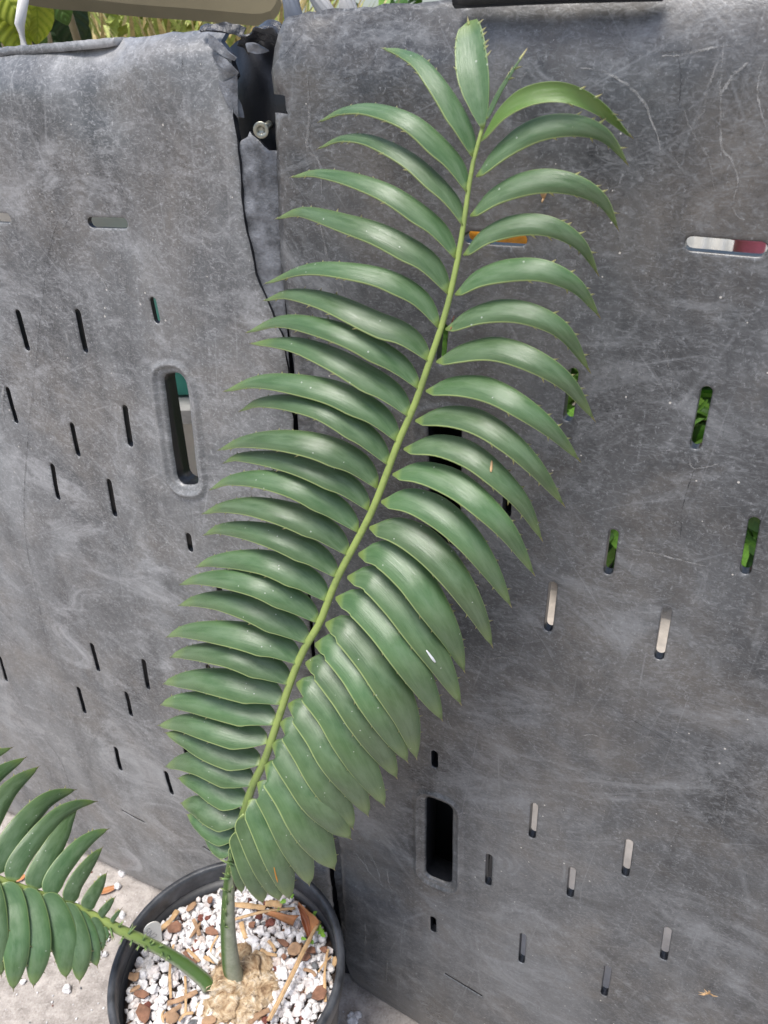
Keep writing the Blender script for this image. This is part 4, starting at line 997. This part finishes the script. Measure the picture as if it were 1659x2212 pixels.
LFT = [
 ([(1020, 338), (985, 240), (915, 140), (865, 110), (828, 104)], 44), ([(1008, 415), (970, 340), (890, 262), (800, 231), (735, 237), (690, 262)], 42),
 ([(1000, 487), (965, 420), (890, 345), (800, 299), (735, 296), (688, 320)], 38), ([(983, 558), (935, 485), (850, 420), (760, 384), (680, 371), (630, 382)], 40),
 ([(967, 635), (915, 560), (829, 507), (740, 477), (650, 455), (597, 472)], 46), ([(946, 708), (900, 640), (829, 597), (725, 577), (650, 580), (573, 612)], 40),
 ([(925, 780), (870, 722), (800, 688), (700, 645), (620, 632), (570, 649)], 47), ([(903, 840), (850, 782), (770, 731), (680, 701), (600, 692), (533, 718)], 42),
 ([(882, 900), (830, 840), (740, 782), (650, 744), (590, 737), (542, 742)], 46), ([(858, 955), (805, 892), (720, 845), (620, 824), (545, 823), (485, 845)], 46),
 ([(838, 1005), (780, 935), (700, 884), (620, 866), (555, 868), (518, 888)], 42), ([(813, 1055), (760, 997), (690, 962), (600, 947), (520, 952), (472, 972)], 48),
 ([(795, 1103), (740, 1045), (660, 1006), (580, 988), (510, 986), (483, 1000)], 42), ([(772, 1150), (710, 1090), (640, 1050), (560, 1032), (490, 1036), (453, 1058)], 44),
 ([(750, 1200), (690, 1142), (620, 1109), (540, 1091), (475, 1094), (437, 1110)], 46), ([(726, 1248), (670, 1195), (600, 1161), (530, 1144), (470, 1142), (440, 1156)], 44),
 ([(705, 1300), (650, 1248), (580, 1215), (510, 1207), (450, 1212), (423, 1225)], 46), ([(685, 1346), (630, 1300), (560, 1263), (480, 1248), (420, 1250), (388, 1263)], 44),
 ([(664, 1391), (610, 1349), (540, 1313), (470, 1295), (415, 1297), (386, 1308)], 46), ([(645, 1436), (590, 1395), (520, 1371), (440, 1361), (385, 1363), (360, 1376)], 48),
 ([(625, 1480), (570, 1442), (500, 1414), (430, 1407), (385, 1411), (368, 1420)], 46), ([(608, 1522), (550, 1491), (480, 1474), (420, 1467), (370, 1470), (353, 1477)], 50),
 ([(593, 1566), (540, 1540), (470, 1524), (410, 1516), (365, 1516), (347, 1523)], 48), ([(577, 1606), (520, 1590), (450, 1571), (390, 1560), (342, 1567)], 46),
 ([(562, 1652), (510, 1637), (450, 1617), (400, 1596), (358, 1583)], 44), ([(545, 1697), (490, 1672), (430, 1648), (385, 1645), (357, 1656)], 46),
 ([(530, 1738), (480, 1720), (430, 1694), (385, 1681)], 42), ([(518, 1780), (465, 1760), (420, 1740), (391, 1735)], 46),
 ([(508, 1812), (465, 1800), (425, 1777), (404, 1760)], 36), ([(500, 1843), (475, 1832), (440, 1806)], 30)]
for i, (px, wd) in enumerate(LFT):
    s = i / len(LFT); rr = random.Random(i)
    leaflet(FP1, px, wd, fr1, -1, roll0=48 - 4 * s + rr.uniform(-5, 5), roll1=40 + rr.uniform(-8, 8), arch=.015 + rr.uniform(-.003, .004), tipd=-.026 + .018 * s + rr.uniform(-.004, .003), convex=.33, blunt=.15 + .35 * max(0, s - .45) * 1.6, teeth=4 if s < .75 else 2, seed=i, asym=-1, wmul=1.22 + .20 * min(1, i / 8))
# terminal leaflets
leaflet(FP1, [(1043, 276), (1034, 220), (1020, 140), (1011, 46)], 76, fr1, -1, roll0=4, roll1=0, arch=.002, tipd=-.034, convex=-.16, blunt=1.5, teeth=6, seed=91, wmul=.98, basew=.62, foot=.10)
leaflet(FP1, [(1050, 258), (1075, 205), (1102, 160), (1129, 119)], 9, fr1, -1, roll0=0, roll1=0, arch=.004, tipd=.0, convex=.1, teeth=2, seed=92)
RGT = [
 ([(1040, 305), (1090, 243), (1160, 206), (1230, 203), (1300, 235), (1362, 293)], 34, 1), ([(1028, 380), (1075, 325), (1150, 280), (1230, 270), (1300, 292), (1353, 352)], 42, 0),
 ([(1015, 465), (1065, 418), (1150, 390), (1230, 397), (1295, 432), (1333, 492)], 42, 0), ([(1000, 550), (1045, 505), (1120, 483), (1190, 490), (1250, 527), (1290, 590)], 38, 0),
 ([(982, 635), (1030, 595), (1110, 579), (1180, 585), (1245, 620), (1293, 682)], 42, 0), ([(962, 710), (1015, 678), (1090, 667), (1160, 682), (1220, 720), (1272, 800)], 42, 0),
 ([(942, 780), (995, 755), (1070, 749), (1150, 776), (1225, 827), (1282, 905)], 46, 0), ([(920, 843), (975, 826), (1050, 837), (1120, 873), (1190, 927), (1250, 993)], 46, 0),
 ([(897, 907), (955, 891), (1030, 907), (1100, 952), (1160, 1012), (1217, 1090)], 47, 0), ([(872, 968), (935, 953), (1010, 977), (1070, 1022), (1130, 1087), (1170, 1165)], 48, 0),
 ([(848, 1023), (905, 1011), (980, 1041), (1040, 1087), (1100, 1152), (1153, 1240)], 50, 0), ([(823, 1082), (880, 1071), (950, 1107), (1010, 1162), (1060, 1232), (1103, 1308)], 52, 0),
 ([(798, 1138), (855, 1135), (920, 1177), (980, 1242), (1030, 1322), (1063, 1395)], 54, 0), ([(774, 1195), (825, 1186), (885, 1237), (930, 1302), (975, 1380), (1003, 1450)], 58, 0),
 ([(750, 1245), (800, 1238), (855, 1290), (905, 1360), (955, 1440), (995, 1520)], 56, 0), ([(725, 1290), (772, 1290), (830, 1347), (875, 1412), (920, 1490), (955, 1555)], 58, 0),
 ([(703, 1345), (745, 1345), (800, 1407), (840, 1472), (880, 1555), (900, 1638)], 60, 0), ([(680, 1390), (718, 1384), (770, 1442), (810, 1512), (850, 1590), (880, 1645)], 58, 0),
 ([(660, 1430), (698, 1428), (750, 1492), (785, 1552), (825, 1625), (857, 1680)], 58, 0), ([(640, 1475), (670, 1474), (720, 1534), (755, 1602), (795, 1680), (830, 1740)], 58, 0),
 ([(622, 1520), (652, 1522), (695, 1582), (725, 1642), (765, 1710), (795, 1762)], 56, 0), ([(605, 1560), (632, 1562), (670, 1622), (700, 1682), (735, 1745), (762, 1790)], 56, 0),
 ([(587, 1605), (612, 1610), (650, 1672), (690, 1740), (728, 1790), (757, 1812)], 58, 0), ([(572, 1650), (598, 1657), (640, 1722), (670, 1792), (700, 1850), (722, 1878)], 64, 0),
 ([(556, 1690), (578, 1700), (610, 1762), (640, 1840), (668, 1912)], 62, 0), ([(540, 1725), (558, 1745), (585, 1812), (605, 1872), (625, 1942)], 56, 0),
 ([(530, 1755), (543, 1790), (565, 1852), (590, 1920), (603, 1945)], 52, 0), ([(520, 1790), (530, 1830), (547, 1890), (567, 1950)], 48, 0), ([(510, 1822), (512, 1860), (522, 1928)], 26, 0)]
for i, (px, wd, fl_) in enumerate(RGT):
    s = i / len(RGT); rr = random.Random(500 + i); upper = max(0, 1 - i / 8)
    leaflet(FP1, px, wd, fr1, 1, roll0=48 + rr.uniform(-4, 4), roll1=34 - 74 * upper + rr.uniform(-5, 5), arch=.015 + rr.uniform(-.003, .004), tipd=-.018 - .008 * upper + .008 * s, convex=.33, wmul=(1.36 + .16 * min(1, max(0, (i - 9) / 6))) * (1 if i < 24 else .84), flip=bool(fl_), blunt=.1 + .75 * max(0, s - .35) * 1.6, teeth=4, seed=200 + i, asym=1)
for i, (a, b) in enumerate([((499, 1868), (474, 1855)), ((492, 1899), (474, 1899)), ((494, 1893), (480, 1885)), ((488, 1925), (476, 1918)), ((503, 1860), (496, 1842)), ((490, 1950), (486, 1936)), ((488, 1975), (482, 1962)), ((487, 2000), (483, 1988)), ((498, 1925), (504, 1912))]):
    spur(FP1, a, b, fr1, i)

# --- low frond to the left
lb_ = on_plane((447, 2126), ZS + .012); lt_ = on_plane((0, 1900), .372)
rdir = (lt_ - lb_).normalized(); vdir = (CAM - (lb_ + lt_) / 2).normalized(); n2 = vdir - rdir * vdir.dot(rdir); n2.normalize(); n2 = (n2 + Vector((0, 0, .35))).normalized(); n2 = n2 - rdir * n2.dot(rdir)
FP2 = FrondPlane(lb_, n2)
rach2 = [(452, 2135), (440, 2117), (390, 2077), (320, 2037), (265, 2011), (215, 1986), (160, 1960), (100, 1938), (65, 1926), (0, 1901), (-80, 1868), (-170, 1830)]
fr2 = build_rachis('frond', [FP2.at(p, -.001) for p in rach2], [.0070, .0062, .0054, .0047, .0043, .0040, .0037, .0035, .0033, .0031], plant, FP2)
fr2['label'] = 'low frond leaning out over the pavement to the left'
k7 = lambda L: [(x / 2, 1659 + y / 2) for x, y in L]
UPP = [([(480, 668), (500, 640), (522, 612)], 18, 0), ([(430, 642), (462, 605), (496, 560)], 34, 0), ([(370, 612), (395, 565), (430, 510), (460, 455)], 56, 0), ([(300, 585), (325, 510), (385, 420), (441, 345)], 64, 0),
       ([(215, 555), (245, 470), (330, 360), (400, 300), (466, 264)], 76, 0), ([(135, 525), (185, 430), (260, 300), (300, 220), (334, 160)], 84, 0), ([(50, 495), (80, 410), (170, 290), (260, 200), (340, 160), (415, 145)], 74, 0),
       ([(-40, 455), (20, 370), (110, 240), (210, 140), (325, 94)], 94, 0), ([(-150, 410), (-70, 280), (40, 100), (165, -4)], 90, 0), ([(-260, 350), (-150, 180), (-20, 40), (108, -44)], 84, 0), ([(-330, 320), (-220, 130), (-90, -20), (50, -88)], 76, 0)]
for i, (px, wd, _) in enumerate(UPP):
    rr = random.Random(800 + i)
    leaflet(FP2, k7(px), wd / 2, fr2, 1, roll0=-6 + rr.uniform(-8, 6), roll1=-14 + rr.uniform(-8, 8), arch=.006, tipd=-.012 + rr.uniform(-.003, .003), convex=.30, blunt=.25, teeth=3, seed=300 + i, base_d=.004)
LOW = [([(440, 690), (455, 720), (462, 745)], 28, 0), ([(380, 655), (415, 700), (432, 745), (440, 792)], 52, 0), ([(312, 628), (360, 690), (400, 780), (420, 856)], 66, 0), ([(245, 598), (300, 670), (345, 800), (345, 922)], 92, 0),
       ([(157, 568), (225, 630), (280, 770), (286, 906)], 104, 0), ([(72, 538), (125, 610), (160, 780), (145, 942)], 104, 0), ([(-10, 505), (40, 590), (68, 790), (58, 957)], 104, 0), ([(-95, 470), (-50, 570), (-20, 760), (5, 896)], 100, 0), ([(-180, 430), (-130, 540), (-100, 720), (-70, 880)], 100, 0)]
for i, (px, wd, _) in enumerate(LOW):
    rr = random.Random(900 + i)
    leaflet(FP2, k7(px), wd / 2, fr2, -1 if False else 1, roll0=-22 + rr.uniform(-3, 3), roll1=-16 + rr.uniform(-5, 5), arch=.012, tipd=-.016, convex=.32, blunt=.5, teeth=3, seed=400 + i, base_d=.003)
sp = [((516, 680), (535, 655)), ((560, 710), (590, 680)), ((620, 738), (630, 715)), ((650, 752), (655, 738)), ((480, 700), (496, 745)), ((530, 735), (520, 765)), ((570, 750), (562, 775)), ((600, 770), (592, 790)), ((630, 775), (622, 795)), ((655, 762), (668, 750)), ((700, 800), (692, 818)), ((725, 815), (715, 835)), ((690, 772), (704, 765))]
for i, (a, b) in enumerate(sp): spur(FP2, k7([a])[0], k7([b])[0], fr2, 40 + i)

# marks on leaflets: brown scar and a white dropping
M['scar'] = plain('brown_scar', (.30, .11, .06), .7, 300, .5, .001, .5, 300); M['white'] = plain('white_dropping', (.75, .77, .76), .6, 300, .4, .001, .1, 100)

# tufts stuck to the panel
tf = MB(); rr = random.Random(2)
c = uv3(*U((1533, 2143)), disp_r(*U((1533, 2143))) + .002)
for i in range(9):
    a_ = rr.uniform(-.5, 2.6) + 1.0; L = rr.uniform(.004, .009); e = c + EU * L * math.cos(a_) + Vector((0, 0, L * math.sin(a_))) + EN * rr.uniform(.001, .004)
    v, f, _ = tube([c, c.lerp(e, .5) + EN * .001, e], [.0006, .0005, .0001], 5); tf.add(v, f)
tag(tf.build('dry_tuft', M['straw']), 'tiny straw-coloured dry tuft stuck low on the right panel', 'tuft')
tf = MB(); c = uv3(*U((1176, 428)), disp_r(*U((1176, 428))) + .002)
for (dx, dy) in ((-.004, .010), (-.001, .012), (.002, .011), (.004, .008), (.0, -.002)):
    e = c + EU * dx + Vector((0, 0, dy)) + EN * .002; v, f, _ = tube([c, c.lerp(e, .5) + EN * .001, e], [.0007, .0006, .0002], 5); tf.add(v, f)
tag(tf.build('dry_husk', M['straw']), 'small dry husk caught on the right panel behind a leaflet', 'husk')

# ------------------------------------------------------------------ behind the panels
def at(p, dist):                       # a point beyond the panels at a horizontal distance from the camera station
    r = ray(p); return CAM + r * (dist / math.hypot(r.x, r.y))
def broad_mat(name, col, vein):
    m, n, l, b = newmat(name); a = N(n, 'Attribute', attribute_name='vein')
    c = mixc(n, l, a.outputs['Fac'], col, vein); g_ = N(n, 'NewGeometry')
    c = mixc(n, l, ramp(n, l, noise(n, l, g_.outputs['Position'], 30, 4, .6), [(.35, 0.0), (.7, .5)]), c, tuple(x * .6 for x in col))
    l.new(c, b.inputs['Base Color']); b.inputs['Roughness'].default_value = .45
    tr = N(n, 'BsdfTranslucent'); l.new(c, tr.inputs[0]); ms = N(n, 'MixShader'); ms.inputs[0].default_value = .5
    l.new(b.outputs[0], ms.inputs[1]); l.new(tr.outputs[0], ms.inputs[2]); l.new(ms.outputs[0], n['Material Output'].inputs[0]); return m
M['b_lime'] = broad_mat('lime_leaf', (.52, .58, .07), (.30, .40, .04)); M['b_mid'] = broad_mat('mid_leaf', (.16, .28, .06), (.24, .34, .10)); M['b_dark'] = broad_mat('dark_leaf', (.04, .08, .025), (.06, .12, .04))
def broad_leaf(c, size, tipdir, nrm, mat, parent, seed, asp=.82):
    t = tipdir.normalized(); nn = (nrm - t * nrm.dot(t)).normalized(); s = t.cross(nn); R_, C_ = 45, 31; g_ = []; vv = []
    for i in range(R_):
        q = i / (R_ - 1); w_ = size * asp * .5 * (math.sin(math.pi * q ** .72) ** .75 + .02) * (1 if q < .85 else 1 - (q - .85) * 2)
        row = []
        for j in range(C_):
            x = 2 * j / (C_ - 1) - 1; back = -.10 * size * abs(x) * (1 - q) ** 3
            row.append(c + t * (size * (q - .4) + back) + s * (w_ * x) + nn * (-.16 * size * (q - .4) ** 2 - .10 * size * x * x * (1 if True else 0) * .5 + .012 * size * math.sin((q * 6 - abs(x) * 1.6) * 6.28)))
            k_ = (q * 6 - abs(x) * 1.6) % 1.0; vv.append(1.0 if abs(x) < .05 else .8 if abs(k_ - .5) < .11 else 0.0)
        g_.append(row)
    o = sheet('leaf', g_, mat, parent, .0008); at_ = o.data.attributes.new('vein', 'FLOAT', 'POINT'); at_.data.foreach_set('value', np.array(vv + vv, np.float32)); return o
M['stem'] = plain('plant_stem', (.16, .13, .07), .7, 80, .4, .002, .3, 40)
cen = at((70, 60), 1.35); bp = thing('broadleaf_plant', (cen.x, cen.y + .15, 0), 'broad-leaved plant with lime leaves behind the left panel', 'plant')
toC = (CAM - cen).normalized(); dn = Vector((0, 0, -1)); rt = ROT @ Vector((1, 0, 0))
for i, (px, dist, size, tip, mt) in enumerate([((30, 62), 1.30, .165, dn + rt * .15, 'b_lime'), ((22, 5), 1.28, .15, dn + rt * .5, 'b_lime'), ((80, 32), 1.30, .155, dn - rt * .2, 'b_lime'), ((125, 5), 1.42, .13, dn + rt * .3, 'b_mid'), ((0, 30), 1.34, .13, dn - rt * .5, 'b_mid'),
      ((88, 82), 1.40, .06, -dn, 'b_mid'), ((150, 40), 1.58, .22, dn, 'b_dark'), ((100, 60), 1.60, .22, dn + rt * .5, 'b_dark'), ((10, 85), 1.62, .24, dn - rt * .2, 'b_dark'), ((60, 100), 1.6, .2, dn + rt * .2, 'b_dark'), ((165, 75), 1.62, .16, dn, 'b_dark'), ((-40, 40), 1.4, .2, dn, 'b_mid'), ((40, -40), 1.4, .2, dn, 'b_mid'), ((110, -50), 1.5, .2, dn, 'b_mid'), ((-60, 130), 1.5, .2, dn, 'b_dark'), ((120, 130), 1.6, .2, dn, 'b_dark')]):
    rr = random.Random(i); broad_leaf(at(px, dist), size * .37, tip, toC * .8 + Vector((rr.uniform(-.4, .4), rr.uniform(-.2, .2), .55)), M[mt], bp, i)
for i in range(6):
    top = at([(30, 20), (80, -10), (130, -30), (10, 60), (100, 70), (-30, 10)][i], 1.45); bs = Vector((cen.x + RND.uniform(-.1, .1), cen.y + .15 + RND.uniform(-.1, .1), 0))
    v, f, _ = tube(catmull([bs, bs.lerp(top, .5) + Vector((RND.uniform(-.05, .05), .05, 0)), top], 12), .006, 6); mk('stem', v, f, M['stem'], bp)
# bent tube
M['whitemetal'] = plain('white_metal', (.62, .60, .57), .35, 100, .1, .001, .1, 60)
C = catmull([at((52, -8), 1.02), at((44, 10), 1.02), at((40, 25), 1.02), at((41, 45), 1.02), at((46, 70), 1.02), at((53, 105), 1.02)] + [Vector((at((53, 105), 1.02).x + .03, at((53, 105), 1.02).y, .5)), Vector((at((53, 105), 1.02).x + .05, at((53, 105), 1.02).y, 0.0))], 40)
v, f, _ = tube(C, .0052, 10); tag(mk('bent_tube', v, f, M['whitemetal']), 'bent pale metal tube rising behind the left panel', 'metal tube')
# canvas underside
def canvas_mat():
    m, n, l, b = newmat('beige_canvas'); g_ = N(n, 'NewGeometry'); co = g_.outputs['Position']; a = noise(n, l, co, 8, 4, .6); wv = noise(n, l, co, 900, 2, .5)
    l.new(ramp(n, l, a, [(.3, (.20, .16, .09)), (.7, (.29, .24, .14))]), b.inputs['Base Color']); b.inputs['Roughness'].default_value = .85; bump(n, l, wv, .2, .001, b); return m
M['canvas'] = canvas_mat()
g_ = []
low = [(50, 0), (95, 8), (130, 12), (195, 17), (280, 26), (340, 31), (400, 35), (470, 41), (540, 47), (566, 47), (590, 36), (602, 5)]
LW = catmull([Vector((a, b, 0)) for a, b in low], 30)
for i, p in enumerate(LW):
    B0 = at((p.x, p.y), 1.10); row = []
    for j in range(9):
        t = j / 8; row.append(B0 + Vector((0, .42 * t, .13 * t ** .8 + t * (.006 * math.sin(i * .9 + t * 3) + .01 * math.sin(t * 9 + i * .25)))) )
    fr_ = at((p.x, p.y - 70), 1.10); g_.append([B0.lerp(fr_, 1 - k_ / 4) for k_ in range(4)] + row)
cv = sheet('canvas_sheet', g_, M['canvas'], None, .004); cv.data.polygons.foreach_set('use_smooth', [False] * len(cv.data.polygons)); tag(cv, 'sagging beige canvas sheet hanging behind the left panel', 'canvas')
# legs carrying the sheet, seen above the seam
for i, (a, b, lb) in enumerate([((622, -30), (632, 22), 'grey metal pole above the seam, left of three'), ((672, -30), (700, 18), 'pale metal pole above the right panel, middle of three'), ((745, -30), (752, 14), 'pale metal pole above the right panel, rightmost of three')]):
    A_, B_ = at(a, .80), at(b, .80); d = (B_ - A_); v, f, _ = tube([A_ - d * 1.5, B_ + d * .2, Vector((B_.x + d.x * 3, B_.y + .12, .45)), Vector((B_.x + d.x * 4, B_.y + .16, 0))], .0085, 10)
    tag(mk('metal_pole', v, f, M['whitemetal'] if i else plain('grey_metal', (.25, .27, .31), .4)), lb, 'pole', 'poles behind the panels')
# dry grass
M['grass'] = attr_mat('dry_grass', [(0, (.52, .40, .17)), (.35, (.36, .42, .10)), (.6, (.55, .58, .20)), (.8, (.62, .50, .26))], .6, 300, .1, .0005)
gm = MB(); rr = random.Random(77)
for i in range(2600):
    px = rr.uniform(120, 620); dist = rr.uniform(1.7, 2.9); hgt = rr.uniform(.75, 1.25)
    r_ = ray((px, 60)); k_ = dist / math.hypot(r_.x, r_.y); b = Vector((r_.x * k_, r_.y * k_, rr.uniform(.45, .75))); lean = Vector((rr.uniform(-.3, .3), rr.uniform(-.2, .2), 0))
    e = Vector((b.x, b.y, hgt)) + lean; mid = b.lerp(e, .6) - lean * .15; wd = rr.uniform(.003, .010); s = Vector((rr.uniform(.5, 1), rr.uniform(-.5, .5), rr.uniform(-.2, .2))).normalized() * wd
    gm.add([b - s, b + s, mid - s, mid + s, e + Vector((0, 0, -.05)) * rr.random(), b + Vector((0, wd, 0)), mid + Vector((0, wd, 0))], [(0, 1, 3, 2), (2, 3, 4), (1, 5, 6, 3), (5, 0, 2, 6), (3, 6, 4), (6, 2, 4)], [rr.random()] * 7)
for i in range(900):
    c = at((rr.uniform(240, 640), rr.uniform(10, 110)), rr.uniform(1.8, 2.6)); s = rr.uniform(.012, .035); e1 = Vector((rr.uniform(-1, 1), rr.uniform(-1, 1), rr.uniform(-1, 1))).normalized() * s; e2 = e1.cross(Vector((rr.uniform(-1, 1), rr.uniform(-1, 1), rr.uniform(-1, 1)))).normalized() * s * .5
    gm.add([c - e1, c + e2, c + e1, c - e2, c + e1.cross(e2).normalized() * s * .12], [(0, 1, 4), (1, 2, 4), (2, 3, 4), (3, 0, 4)], [rr.choice([.4, .5, .65, .7])] * 5)
gg = gm.build('dry_grass', M['grass'], None, None, False, 'tone'); gg['kind'] = 'stuff'; tag(gg, 'dry yellow-green grass and weeds behind the left panel', 'grass')
# green shrubs and low plants seen through the slots
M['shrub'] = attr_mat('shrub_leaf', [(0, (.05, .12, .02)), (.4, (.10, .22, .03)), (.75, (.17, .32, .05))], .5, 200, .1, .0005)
def shrub(c, h, r, nleaf, label, seed):
    rr = random.Random(seed); t = thing('leafy_shrub', (c[0], c[1], 0), label, 'shrub', 'shrubs behind the panels'); mb = MB()
    for i in range(nleaf):
        d = Vector((rr.gauss(0, 1), rr.gauss(0, 1), rr.gauss(0, 1))).normalized() * (rr.random() ** .4); p = Vector((c[0] + d.x * r, c[1] + d.y * r, h * .55 + d.z * h * .5)); s = rr.uniform(.025, .06)
        if p.z < .02: continue
        e1 = (d + Vector((rr.uniform(-1, 1), rr.uniform(-1, 1), rr.uniform(-.8, .4)))).normalized() * s; e2 = e1.cross(Vector((rr.uniform(-1, 1), rr.uniform(-1, 1), rr.uniform(-1, 1)))).normalized() * s * .45; n_ = e1.cross(e2).normalized() * s * .1
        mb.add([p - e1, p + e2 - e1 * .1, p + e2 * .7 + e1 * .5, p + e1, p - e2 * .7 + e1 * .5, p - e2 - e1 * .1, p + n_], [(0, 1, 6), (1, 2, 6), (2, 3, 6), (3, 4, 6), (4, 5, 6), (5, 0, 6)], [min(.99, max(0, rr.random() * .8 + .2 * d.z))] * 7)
    o = mb.build('foliage', M['shrub'], t, None, False, 'tone'); o['kind'] = 'stuff'
    sb = MB()
    for i in range(7):
        e = Vector((c[0] + rr.uniform(-.7, .7) * r, c[1] + rr.uniform(-.7, .7) * r, h * rr.uniform(.5, .9))); v, f, _ = tube(catmull([Vector((c[0] + rr.uniform(-.03, .03), c[1] + rr.uniform(-.03, .03), 0)), Vector((c[0], c[1], 0)).lerp(e, .5), e], 8), [.008 * (1 - k_ / 9) for k_ in range(8)], 5); sb.add(v, f)
    sb.build('stems', M['stem'], t)
for i, (x, y, h, r, nl, lb) in enumerate([(.56, 1.50, .54, .36, 1500, 'green shrub glimpsed through the slots near the upper right'), (1.25, 1.5, .52, .36, 900, 'green shrub beyond the right picture edge behind the panel'), (.10, 2.3, .55, .3, 600, 'green shrub behind the panel in line with the frond tip'),
      (-.45, 2.6, 1.0, .4, 700, 'shrub behind the dry grass beyond the seam'), (-1.15, 2.5, 1.35, .5, 900, 'dark shrub behind the broad lime leaves'), (-1.9, 2.6, 1.5, .55, 700, 'shrub far left behind the panel'), (.0, 3.2, 1.2, .5, 700, 'far shrub behind the canvas sheet'), (.8, 2.9, 1.3, .5, 700, 'tall far shrub behind the right panel')]):
    shrub((x, y), h, r, nl, lb, i)
# coloured things glimpsed through the slots
def bxo(name, c, sx, sy, sz, yaw, mat, label, cat, bev=.02):
    bm = bmesh.new(); bmesh.ops.create_cube(bm, size=1); bmesh.ops.scale(bm, vec=(sx, sy, sz), verts=bm.verts)
    bmesh.ops.bevel(bm, geom=bm.edges[:], offset=bev, segments=2, affect='EDGES'); bmesh.ops.rotate(bm, matrix=Matrix.Rotation(yaw, 3, 'Z'), verts=bm.verts); bmesh.ops.translate(bm, vec=(c[0], c[1], sz / 2), verts=bm.verts)
    v = [x.co[:] for x in bm.verts]; f = [tuple(x.index for x in q.verts) for q in bm.faces]; bm.free(); return v, f
M['orange'] = plain('orange_plastic', (.75, .30, .02), .4, None, var=.35, vsc=30); M['pink'] = plain('pink_plastic', (.90, .22, .36), .4, None, var=.2)
M['whitesheet'] = plain('white_sheet', (.68, .66, .61), .5, 60, .1, .001, .12, 20); M['teal'] = plain('teal_plastic', (.07, .36, .29), .35, 40, .1, .002, .2, 12); M['greywood'] = plain('grey_wood', (.30, .29, .27), .7, 120, .4, .002, .3, 30)
def vtub(name, c, r0, r1, z0, z1, mat, label, cat):
    pr = [(r0 * .9, z0 + .002), (r0, z0 + .006), (r1, z1 - .03), (r1 + .012, z1 - .03), (r1 + .014, z1 - .004), (r1 + .010, z1), (r1 - .004, z1), (r0 - .006, z0 + .02), (.001, z0 + .02)]
    v, f = lathe(pr, 40, Vector((c[0], c[1], 0))); return tag(mk(name, v, f, mat), label, cat)
# corrugated white sheet far behind the right panel
g_ = []; A_, B_ = Vector((.42, 2.32, 0)), Vector((1.9, 1.95, 0)); D_ = (B_ - A_); nn = Vector((-D_.y, D_.x, 0)).normalized()
for i in range(241):
    p = A_ + D_ * (i / 240) + nn * .012 * math.sin(i * .8); g_.append([p + Vector((0, 0, z)) for z in (0, .5, 1.05)])
tag(sheet('corrugated_sheet', g_, M['whitesheet'], None, .003), 'white corrugated sheet glimpsed through the upper right slot', 'sheet')
q = at((1618, 538), 1.75); vtub('flower_pot', (q.x, q.y), .024, .030, 0, q.z + .05, M['pink'], 'pink tub glimpsed through the upper right slot', 'tub')
q = at((1108, 522), 1.5); vtub('flower_pot', (q.x, q.y), .10, .12, 0, q.z + .05, M['orange'], 'orange tub glimpsed through the slot behind the frond', 'tub')
q = at((232, 481), 1.5); vtub('bucket', (q.x, q.y), .14, .17, 0, q.z + .08, M['whitesheet'], 'white bucket glimpsed through the upper left slot', 'bucket')
# bench with teal tub seen through the left hand hole
q = at((400, 884), 1.25); bz = q.z
bench = thing('slatted_bench', (q.x - .05, q.y + .15, 0), 'grey slatted bench seen through the left hand hole', 'bench')
for i in range(4):
    v, f = boxv((q.x - .05, q.y + .03 + i * .085, bz - .012), Vector((.42, 0, 0)), Vector((0, .036, 0)), Vector((0, 0, .012))); mk('slat', v, f, M['greywood'], bench, smooth=False)
for i in range(3):
    v, f = boxv((q.x - .05, q.y + .05 + i * .085, .13), Vector((.42, 0, 0)), Vector((0, .036, 0)), Vector((0, 0, .012))); mk('slat', v, f, M['greywood'], bench, smooth=False)
for sx in (-1, 1):
    for sy in (0, 1):
        v, f = boxv((q.x - .05 + sx * .40, q.y + .04 + sy * .24, (bz - .0245) / 2), Vector((.018, 0, 0)), Vector((0, .018, 0)), Vector((0, 0, (bz - .0245) / 2))); mk('leg', v, f, M['greywood'], bench, smooth=False)
vtub('teal_tub', (q.x - .02, q.y + .17), .12, .15, bz, bz + .14, M['teal'], 'teal plastic tub standing on the bench behind the left panel', 'tub')

# marks lying on leaflets, set on the surface itself
bpy.context.view_layer.update(); dgs = bpy.context.evaluated_depsgraph_get()
def on_surface(p):
    hit, loc, nor, idx, ob, _m = scene.ray_cast(dgs, CAM, ray(p).normalized()); return loc, (nor if nor.dot(CAM - loc) > 0 else -nor)
def mark(name, p0, p1, wd, mat, label, cat):
    a, n0 = on_surface(p0); b, n1 = on_surface(p1); mb = MB(); pts_ = catmull([a + n0 * .0004, (a + b) / 2 + (n0 + n1) * .0004, b + n1 * .0004], 9); nn_ = (n0 + n1).normalized()
    v, f, _ = tube(pts_, [wd * (.3 + .7 * math.sin(math.pi * (k_ + .6) / 10)) * (1 + .3 * mnoise.noise(Vector((k_, wd * 999, 0)))) for k_ in range(9)], 8, .35, nn_); return tag(mk(name, v, f, mat), label, cat)
mark('white_dropping', (921, 1404), (940, 1430), .0008, M['white'], 'white streaky dropping on a dark lower right leaflet', 'dropping')
mark('brown_scar', (981, 684), (975, 710), .0014, M['scar'], 'reddish brown scar at the foot of a right leaflet', 'scar')
mark('dry_needle', (592, 1778 + 95), (600, 1905), .0006, M['orange'], 'orange dry needle lying on the lowest right leaflets', 'needle')
mark('straw_bit', (1062, 995), (1060, 1020), .0007, M['straw'], 'straw-coloured bit on a middle right leaflet', 'straw')
